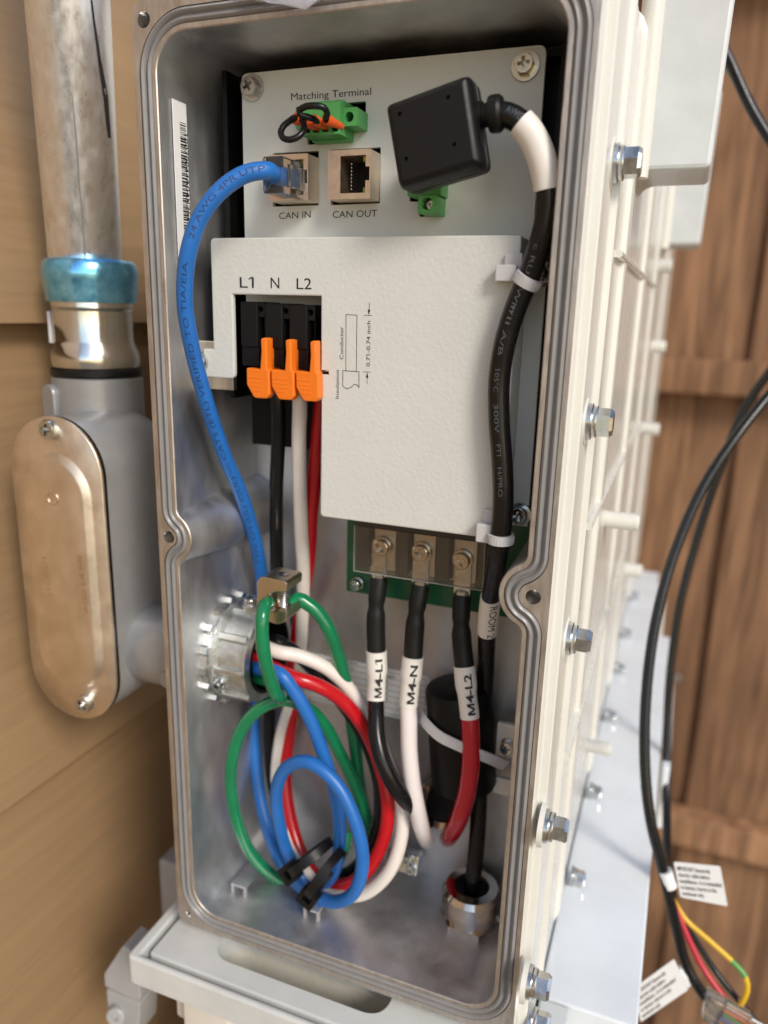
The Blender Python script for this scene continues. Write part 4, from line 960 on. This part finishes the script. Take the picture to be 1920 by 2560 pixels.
# three M4 leads on the terminal strip
GM = 'labelled output leads on the terminal strip'
def lead(label, txt, tp, shr, lab, wpts, wm, rw, tilt=0):
    o = thing('output_lead', label, 'lead', tuple(D(*wpts[-1])), GM)
    path = curve(P_(shr + lab[1:] + wpts), 1.2); nr_ = lambda p: min(range(len(path)), key=lambda i: (path[i] - p).length)
    a, b1, b2 = 0, nr_(D(*lab[0])), nr_(D(*lab[-1]))
    k = [0.0]
    for i in range(1, len(path)): k.append(k[-1] + (path[i] - path[i - 1]).length)
    b = MB(); b.tube(path[b1 - 2:], rw * 1.15, 20); part('insulation', b, wm, o, 60)
    b = MB(); nb_ = b1 + 3
    b.tube(path[:nb_], lambda q_: 3.1 if q_ < .26 else (max(2.72, 3.1 - (q_ - .26) * 6) if q_ < .36 else (2.72 + min(.62, (q_ - .36) * 6) if q_ < .5 else 3.34)), 24); part('heat_shrink', b, shrink, o, 60)
    b = MB(); mid = .42
    b.tube(path[b1:b2 + 1], lambda q_: 3.75 if q_ < mid else (3.75 - min(.45, (q_ - mid) * 5)), 28); s_ = part('marker_sleeve', b, sleeve_w, o, 50)
    t = MB(); l0, l1 = k[b1], k[b2]; tube_text(t, txt, path, 3.7, l0 + (l1 - l0) * .90, l0 + (l1 - l0) * .12, 2.6, lambda p: toward(p) + V((.22, 0, 0)), bold=.03); part('marker_print', t, ink, s_)
    b = MB(); fl = Frame(tp + V((0, 2.2, 0))); p0_ = path[0]
    b.lathe([(2.7, -1), (2.7, 3.4), (2.2, 3.6)], Frame(p0_ + V((0, 0, -1.0)), (0, 0, 1), (1, 0, 0)), 24)
    b.prism(round_poly(rect(-2.9, p0_.z - tp.z + 1.2, 2.9, 2.6), [.4, .4, 2.4, 2.4], 5), Frame(V((p0_.x, tp.y + 2.3, tp.z))), 0, 1.0, bevel=.2)
    part('ring_lug', b, zinc, o, 30)
    return o
lead('black lead with a white M4-L1 marker, leftmost on the terminal strip', 'M4-L1', TSC[0], [(819, 1250, 235.5), (816, 1275, 234.3), (813, 1305, 233.3), (812, 1350, 232.5), (813, 1405, 231.5)], [(813, 1403, 231.5), (814, 1460, 230.5), (812, 1512, 229.5)], [(812, 1545, 226), (814, 1590, 222), (824, 1635, 219.5), (843, 1680, 219), (868, 1718, 221), (897, 1750, 227), (922, 1775, 236)], black_gl, 2.55)
lead('white lead with a white M4-N marker between the black and red leads', 'M4-N', TSC[1], [(909, 1266, 235.5), (905, 1288, 234.3), (900, 1318, 233.3), (896, 1360, 232.5), (892, 1418, 231)], [(892, 1416, 231), (887, 1470, 229.5), (882, 1524, 228)], [(883, 1560, 227), (884, 1620, 225.5), (891, 1690, 224.5), (902, 1750, 225), (912, 1792, 228), (919, 1812, 235), (922, 1816, 246)], white_g, 2.62)
lead('red lead with a white M4-L2 marker, rightmost on the terminal strip', 'M4-L2', TSC[2], [(999, 1288, 235.5), (997, 1310, 234.3), (996, 1342, 233.3), (998, 1388, 232.5), (1003, 1438, 231)], [(1003, 1436, 231), (1008, 1490, 229.5), (1015, 1550, 228)], [(1017, 1590, 227), (1017, 1650, 226), (1008, 1715, 226), (993, 1765, 227), (980, 1792, 230.5), (970, 1808, 238), (966, 1812, 247)], red_d, 2.75)

# green earth wires and the clamp
c5 = C(500, 1400, 5.53); YK = 211.0
kp = [(780, 300), (832, 238), (905, 235), (1180, 300), (1202, 335), (1195, 440), (1060, 440), (985, 460), (940, 520), (950, 610), (1000, 720), (1195, 690), (1205, 740), (1195, 810), (1150, 870), (1085, 893), (1030, 885), (960, 860), (785, 640)]
gc = thing('ground_clamp', 'bare metal split clamp joining two green wires above the bushing', 'clamp', tuple(c5(1000, 880, YK)))
b = MB(); Q = [c5(x_, y_, YK) for x_, y_ in kp]; b.prism(round_poly([(p.x, p.z) for p in Q][::-1], .5, 4), Frame((0, YK, 0), V((-.35, -1, -.02)), (1, 0, 0)) if False else FRONT, -YK - 11, -YK, bevel=.3)
part('clamp_block', b, mat('clamp_alloy', (.66, .57, .44), .32, 1.0, .15, 200, .15, 900, (1, 1, .15)), gc, 35)
s0_, s1_ = c5(1150, 190, YK + 5.5), c5(1150, 640, YK + 5.5); d = (s0_ - s1_).normalized(); Ls = (s0_ - s1_).length
fs_ = Frame(s1_, d, (1, 0, 0)); pr = [(1.2, 0)] + [(2.0 if k % 2 else 2.3, .5 + .42 * k) for k in range(int((Ls - 1) / .42))] + [(2.3, Ls - .3), (1.9, Ls)]
b = MB(); b.lathe(pr, fs_, 22); part('clamp_bolt', b, zinc, gc, 45)
b = MB()
for i in range(9):
    a_ = random.uniform(-1.4, 1.4); e_ = random.uniform(-.8, 1.2); p = c5(965, 615, YK + .5); q = c5(1180, 640, YK + 10.5)
    b.tube([p + V((a_ * .5, 0, e_)), (p + q) / 2 + V((a_, 0, e_)), q + V((a_, 1, e_ - .3))], .42, 7)
part('copper_strands', b, copper, gc)
GE = 'green earth wires'
wire('earth_wire', 'short curved green wire from the front of the clamp into the bushing', [c5(950, 600, YK + 1.0), c5(905, 615, 209), c5(878, 690, 206.8), c5(862, 800, 205), c5(855, 980, 204.3), c5(872, 1200, 204), c5(915, 1440, 204.5), c5(985, 1680, 206), c5(1040, 1830, 208), c5(1100, 1900, 212), c5(1120, 1880, 217), c5(1000, 1700, 222), ent(-8, -6)], 2.35, green_w, GE)
wire('earth_wire', 'green wire arching from the back of the clamp down behind the red coil', [c5(1240, 640, YK + 8), c5(1345, 530, YK + 11.5)] + P_([(664, 1304, 224), (684, 1320, 225), (708, 1355, 226), (728, 1410, 229), (745, 1470, 232), (757, 1540, 235), (768, 1620, 238), (778, 1700, 240), (792, 1765, 240), (800, 1790, 240)]), 2.45, green_w, GE)
wire('earth_wire', 'green wire looping round the left of the coil and down to the lug', P_([(803, 1800, 238), (790, 1755, 237), (765, 1690, 235), (730, 1620, 232), (700, 1565, 228), (660, 1527, 223), (615, 1512, 219), (570, 1525, 216), (528, 1565, 214), (503, 1630, 213), (499, 1700, 214), (512, 1775, 216), (540, 1840, 220), (580, 1885, 224), (630, 1915, 227), (690, 1905, 229), (735, 1850, 232), (752, 1795, 236)]), 2.35, green_w, GE)
# earth lug on the back wall
q = D(800, 1812, 241); lg = thing('earth_lug', 'small screw lug with bare copper behind the red coil', 'lug', tuple(q + V((0, 0, -6))))
b = MB(); b.prism(round_poly(rect(-3.5, -8, 3.5, 3.5), .8, 3), Frame(q), -7, -1.0, bevel=.4); part('lug_block', b, nickel, lg)
b = MB()
for i in range(8): a_ = random.uniform(-1.6, 1.6); b.tube([q + V((a_, -1.0, 4)), q + V((a_ * 1.1, -2, 0)), q + V((a_ * 1.3, -1.6, -3))], .4, 6)
part('copper_strands', b, copper, lg)
q = D(868, 1862, 240); l2_ = thing('earth_lug', 'shiny lug with two zinc screws behind the white coil near the floor', 'lug', tuple(q + V((0, 0, -8))))
b = MB(); b.prism(round_poly(rect(-7, -5, 6, 3), .8, 3), Frame(q, (0, -1, .3)), -8, -2, bevel=.4); part('lug_block', b, zinc, l2_)
for dx, dz in ((-4.2, -2.0), (1.5, .6), (3.5, -3)): screw(q + V((dx, 1.5, dz)), 1.9, l2_, 2.4, w=(.1, -1, .3), wash=0, hexa=False, name='lug_screw')

# ferrite core with its tie
f0, f1 = A(1146, 1712, 238.5), A(1160, 1962, 238.5); fd = (f0 - f1).normalized(); FL = (f0 - f1).length
fc = thing('ferrite_core', 'black ferrite ring choke strapped with a pale tie behind the red lead', 'ferrite core', tuple(f1))
b = MB(); b.lathe([(3, 0), (9.6, .0), (11.2, .7), (11.8, 2), (11.8, FL - 2), (11.2, FL - .7), (9.6, FL), (3, FL)], Frame(f1, fd, (1, 0, 0)), 40, squash=1.0); part('core', b, blackvoid, fc)
qt = [A(1050, 1778, 238), A(1060, 1800, 230.5), A(1098, 1838, 226), A(1150, 1864, 225.4), A(1210, 1889, 227.5), A(1262, 1912, 235)]
b = MB(); pa = curve(qt, 1.0); F_ = frames(pa); vs = []
for p, t_, u_, v_ in F_:
    up_ = (V((.25, 0, 1)) - t_ * t_.dot(V((.25, 0, 1)))).normalized(); n_ = t_.cross(up_)
    vs += [p + up_ * 1.9, p + up_ * 1.9 + n_ * .8, p - up_ * 1.9 + n_ * .8, p - up_ * 1.9]
b.add(vs, [(4 * j + i, 4 * j + (i + 1) % 4, 4 * j + 4 + (i + 1) % 4, 4 * j + 4 + i) for j in range(len(pa) - 1) for i in range(4)])
for j in range(2, len(pa) - 2):
    p, t_ = F_[j][0], F_[j][1]; up_ = (V((.25, 0, 1)) - t_ * t_.dot(V((.25, 0, 1)))).normalized(); n_ = t_.cross(up_)
    k_ = n_ * (.8 if n_.y > 0 else 0); k_ = n_ * 0 if n_.y > 0 else n_ * .8; b.tube([p + up_ * 1.2 + k_, p - up_ * 1.2 + k_], .17, 4)
o = part('cable_tie', b, nylon, None); tag(o, 'pale translucent tie wrapped round the black ferrite core', 'cable tie')

# black ties bundling the coil at the bottom
def head_tie(label, cx_, cy_, Y, dx, dy, w, ringr, squash, hs=1.02):
    p = D(cx_, cy_, Y); u_ = (D(cx_ + dx, cy_ + dy, Y) - p).normalized(); o = thing('cable_tie', label, 'cable tie', tuple(p))
    f = Frame(p, V((0, -1, .25)), u_); b = MB()
    b.prism(round_poly(rect(-3.0 * hs, -3.4 * hs, 3.0 * hs, 3.4 * hs), .6, 3), f, -2.5, 2.6, holes=[rect(-1.3 * hs, -1.9 * hs, 1.3 * hs, 1.5 * hs)], bevel=.0)
    part('tie_head', b, black_pl, o)
    b = MB(); N = 32; vs = []
    fc_ = Frame(p + f.u * ringr * .95 + f.w * -3.2, f.v, f.u)
    for dr, dh in ((0, -w / 2), (.9, -w / 2), (.9, w / 2), (0, w / 2)):
        for i in range(N): a = 2 * PI * i / N; vs.append(fc_((ringr + dr) * math.cos(a), (ringr * squash + dr) * math.sin(a), dh))
    b.add(vs, [(j * N + i, j * N + (i + 1) % N, ((j + 1) % 4) * N + (i + 1) % N, ((j + 1) % 4) * N + i) for j in range(4) for i in range(N)])
    part('band', b, black_pl, o, 40)
head_tie('black tie with its square head on the left of the coiled bundle', 628, 1884, 215.5, 60, -42, 3.4, 9.2, .95)
head_tie('black tie with its square head at the bottom of the coiled bundle', 668, 1936, 209.5, 42, -66, 3.4, 9.6, .95)

# jumper wires on the matching terminal
GJ = 'jumper wires on the matching terminal'
wire('jumper_wire', 'upper black jumper wire bridging two orange ferrules', [FERR[3] + V((.6, 3, -.4)), FERR[3] + V((0, -.2, .2)), cg(925, 540, 208.5), cg(880, 460, 207), cg(770, 440, 206), cg(640, 450, 206), cg(560, 500, 206.5), cg(580, 560, 207), cg(660, 580, 208), cg(740, 608, 209.5), FERR[2] + V((.6, 3, -.4))], .88, black_gl, GJ, .8, 12)
wire('jumper_wire', 'lower black jumper wire looped out to the left of the green plug', [FERR[0] + V((.8, 3, -.5)), FERR[0] + V((.1, -.2, 0)), cg(430, 640, 209), cg(350, 710, 207), cg(320, 790, 206), cg(350, 855, 205.5), cg(430, 878, 205.5), cg(520, 855, 206), cg(590, 800, 207), cg(625, 720, 208.5), FERR[1] + V((-.3, 0, .6)), FERR[1] + V((.6, 3, -.4))], .88, black_gl, GJ, .8, 12)

# scrap of clear film hanging over the top edge
b = MB(); fl = [(700, -30, 196), (720, 5, 195), (755, 12, 193.5), (772, 22, 193), (790, 8, 192.5), (800, -30, 193), (600, -30, 196), (640, 3, 195.5)]
cols_ = [(590, -40, 197), (640, -40, 195), (700, -40, 193), (760, -40, 192), (830, -40, 194)]; rows = [[A(x_, -60, 197 + i) for i, (x_, _, _) in enumerate(cols_)], [A(x_, y_, Y_) for x_, y_, Y_ in ((612, -10, 196), (650, -8, 192.5), (705, -6, 195), (760, -5, 191), (810, -12, 195))], [A(x_, y_, Y_) for x_, y_, Y_ in ((640, 2, 195), (668, 6, 193), (712, 12, 194), (762, 24, 192), (792, 2, 194))]]
vs = [p for r_ in rows for p in r_]; vs += [p + V((0, .35, 0)) for p in vs]
b.add(vs, [(5 * j + i, 5 * j + i + 1, 5 * j + 6 + i, 5 * j + 5 + i) for j in range(2) for i in range(4)] + [(15 + 5 * j + i, 15 + 5 * j + 5 + i, 15 + 5 * j + 6 + i, 15 + 5 * j + i + 1) for j in range(2) for i in range(4)])
o = part('plastic_bag', b, film, None, 180); tag(o, 'crumpled clear plastic bag corner hanging over the top gasket', 'bag')

# ================================================================== LOOSE CABLES at the right
GC = 'black cables hanging beside the fence'
wire('hanging_cable', 'upper black cable coming down from behind the mounting ear to the tag', P_([(1540, 60, 420), (1575, 130, 420), (1620, 230, 420), (1680, 330, 420), (1760, 470, 420), (1800, 620, 420), (1760, 740, 400), (1690, 820, 390), (1600, 930, 375), (1520, 1050, 362), (1455, 1200, 348), (1415, 1350, 334), (1396, 1500, 322), (1393, 1650, 312), (1405, 1770, 306), (1432, 1880, 304), (1460, 2000, 302), (1485, 2090, 300), (1520, 2150, 298), (1555, 2190, 296)]), 2.3, black_gl, GC, 4, cat='cable')
wire('hanging_cable', 'second black cable hanging closer to the fence, ending in coloured wires', P_([(1540, 80, 450), (1580, 150, 450), (1640, 260, 450), (1720, 400, 450), (1760, 600, 450), (1690, 760, 450), (1610, 880, 448), (1560, 1000, 445), (1510, 1150, 440), (1470, 1300, 432), (1448, 1450, 424), (1440, 1600, 414), (1440, 1750, 392), (1441, 1850, 362), (1446, 1890, 340), (1453, 1945, 318), (1466, 1990, 312)]), 2.3, black_gl, GC, 4, cat='cable')
wire('thin_lead', 'thin yellow and green lead curving out of the black cable end', P_([(1452, 1940, 312), (1480, 1985, 310), (1530, 2030, 308), (1580, 2075, 306), (1610, 2110, 304), (1614, 2140, 303), (1600, 2170, 302)]), 1.2, yellow_w, None, 2.5)
yl_o = bpy.data.objects['thin_lead']; yp = curve(P_([(1452, 1940, 312), (1480, 1985, 310), (1530, 2030, 308), (1580, 2075, 306), (1610, 2110, 304), (1614, 2140, 303), (1600, 2170, 302)]), 2.5)
b = MB(); n = len(yp); b.tube(yp[int(n * .60):int(n * .84)], 1.23, 14); part('green_stripe', b, mat('green_stripe', (.10, .30, .06), .35), yl_o, 60)
wire('thin_lead', 'thin red lead running down to the clear plug', P_([(1452, 1945, 311), (1475, 2000, 308), (1515, 2085, 304), (1560, 2150, 300), (1610, 2210, 296), (1650, 2250, 292)]), 1.35, mat('red_lead', (.50, .02, .04), .35), None, 2.5)
wire('thin_lead', 'thin black lead running behind the red lead', P_([(1456, 1950, 315), (1490, 2010, 313), (1540, 2090, 310), (1590, 2155, 306), (1640, 2215, 302)]), 1.35, black_gl, None, 2.5)
# tags
def tag_card(label, c4_, band, Y, lines):
    q = [D(x_, y_, Y) for x_, y_ in c4_]; u_ = (q[1] - q[0]).normalized(); v0 = (q[3] - q[0]); w_ = u_.cross(v0).normalized()
    if w_.y > 0: w_ = -w_
    f = Frame(q[0], w_, u_); poly_ = [((p - q[0]).dot(f.u), (p - q[0]).dot(f.v)) for p in q]
    o = thing('cable_tag', label, 'tag', tuple(q[3]), 'printed paper tags on the hanging cables')
    b = MB(); b.prism(round_poly(poly_, .8, 3), f, -.3, 0); pb = part('card', b, label_w, o)
    t = MB(); n = len(lines); wd = (q[1] - q[0]).length; ht = (q[3] - q[0]).length; dn_ = (q[3] - q[0]).normalized()
    for i, s in enumerate(lines):
        p0 = q[0] + u_ * wd * .05 + dn_ * ht * (.10 + .88 * (i + .7) / n); fr_ = .9 * len(s) / max(map(len, lines)); put_text(t, s, p0, p0 + u_ * wd * fr_, -dn_, ht / n * .60, f.w * .1, bold=.02)
    part('card_print', t, mat('brown_ink', (.10, .08, .07), .6), pb)
    b = MB(); pts = [D(x_, y_, Y_) for x_, y_, Y_ in band]; b.tube(pts, 3.0, 20); part('wrap_band', b, label_w, o)
TXTL = ['IMPORTANT: Remove this', 'charging cable before', 'installation. It is intended', 'to battery charge in the', 'warehouse only.']
tag_card('printed white paper tag beside the upper cable joint', ((1455, 1862), (1556, 1872), (1572, 1958), (1470, 1938)), ((1437, 1880, 304), (1442, 1900, 304), (1448, 1915, 304)), 303, TXTL)
tag_card('printed white paper tag low on the cable above the clear plug', ((1371, 2134), (1456, 2072), (1487, 2138), (1384, 2208)), ((1468, 2090, 301), (1476, 2104, 300), (1484, 2122, 300)), 292, TXTL)
# loose clear modular plug
q0_, q1_, q2_, q3_ = (D(x_, y_, 290) for x_, y_ in ((1528, 2148), (1625, 2202), (1610, 2240), (1516, 2196)))
u_ = (q1_ - q0_).normalized(); f = Frame(q0_, V((0, -1, .2)), u_)
mp_ = thing('modular_plug', 'clear network plug with coloured conductors at the bottom right corner', 'plug', tuple(q3_))
b = MB(); pl2 = [((p - q0_).dot(f.u), (p - q0_).dot(f.v)) for p in (q0_, q1_, q2_, q3_)]; b.prism(round_poly(pl2, .5, 3), f, -6, 0, bevel=.4); part('plug_body', b, clearp, mp_)
hgt = (q3_ - q0_).length
for i, c_ in enumerate(((.7, .7, .68), (.6, .2, .03), (.02, .3, .08), (.05, .15, .5), (.3, .14, .06))):
    b = MB(); s_ = q0_ + f.v * -(hgt * (.15 + .16 * i)) + f.w * -3; b.tube([s_ + u_ * 9, s_ + u_ * 15, s_ + u_ * 24], .5, 8); part('conductor', b, mat('conductor_%d' % i, c_, .4), mp_)
b = MB()
for i in range(8): s_ = q0_ + f.v * -(hgt * (.12 + .105 * i)) + f.w * -.8; b.tube([s_ + u_ * 2, s_ + u_ * 7], .3, 6)
part('contact_pins', b, zincy, mp_)
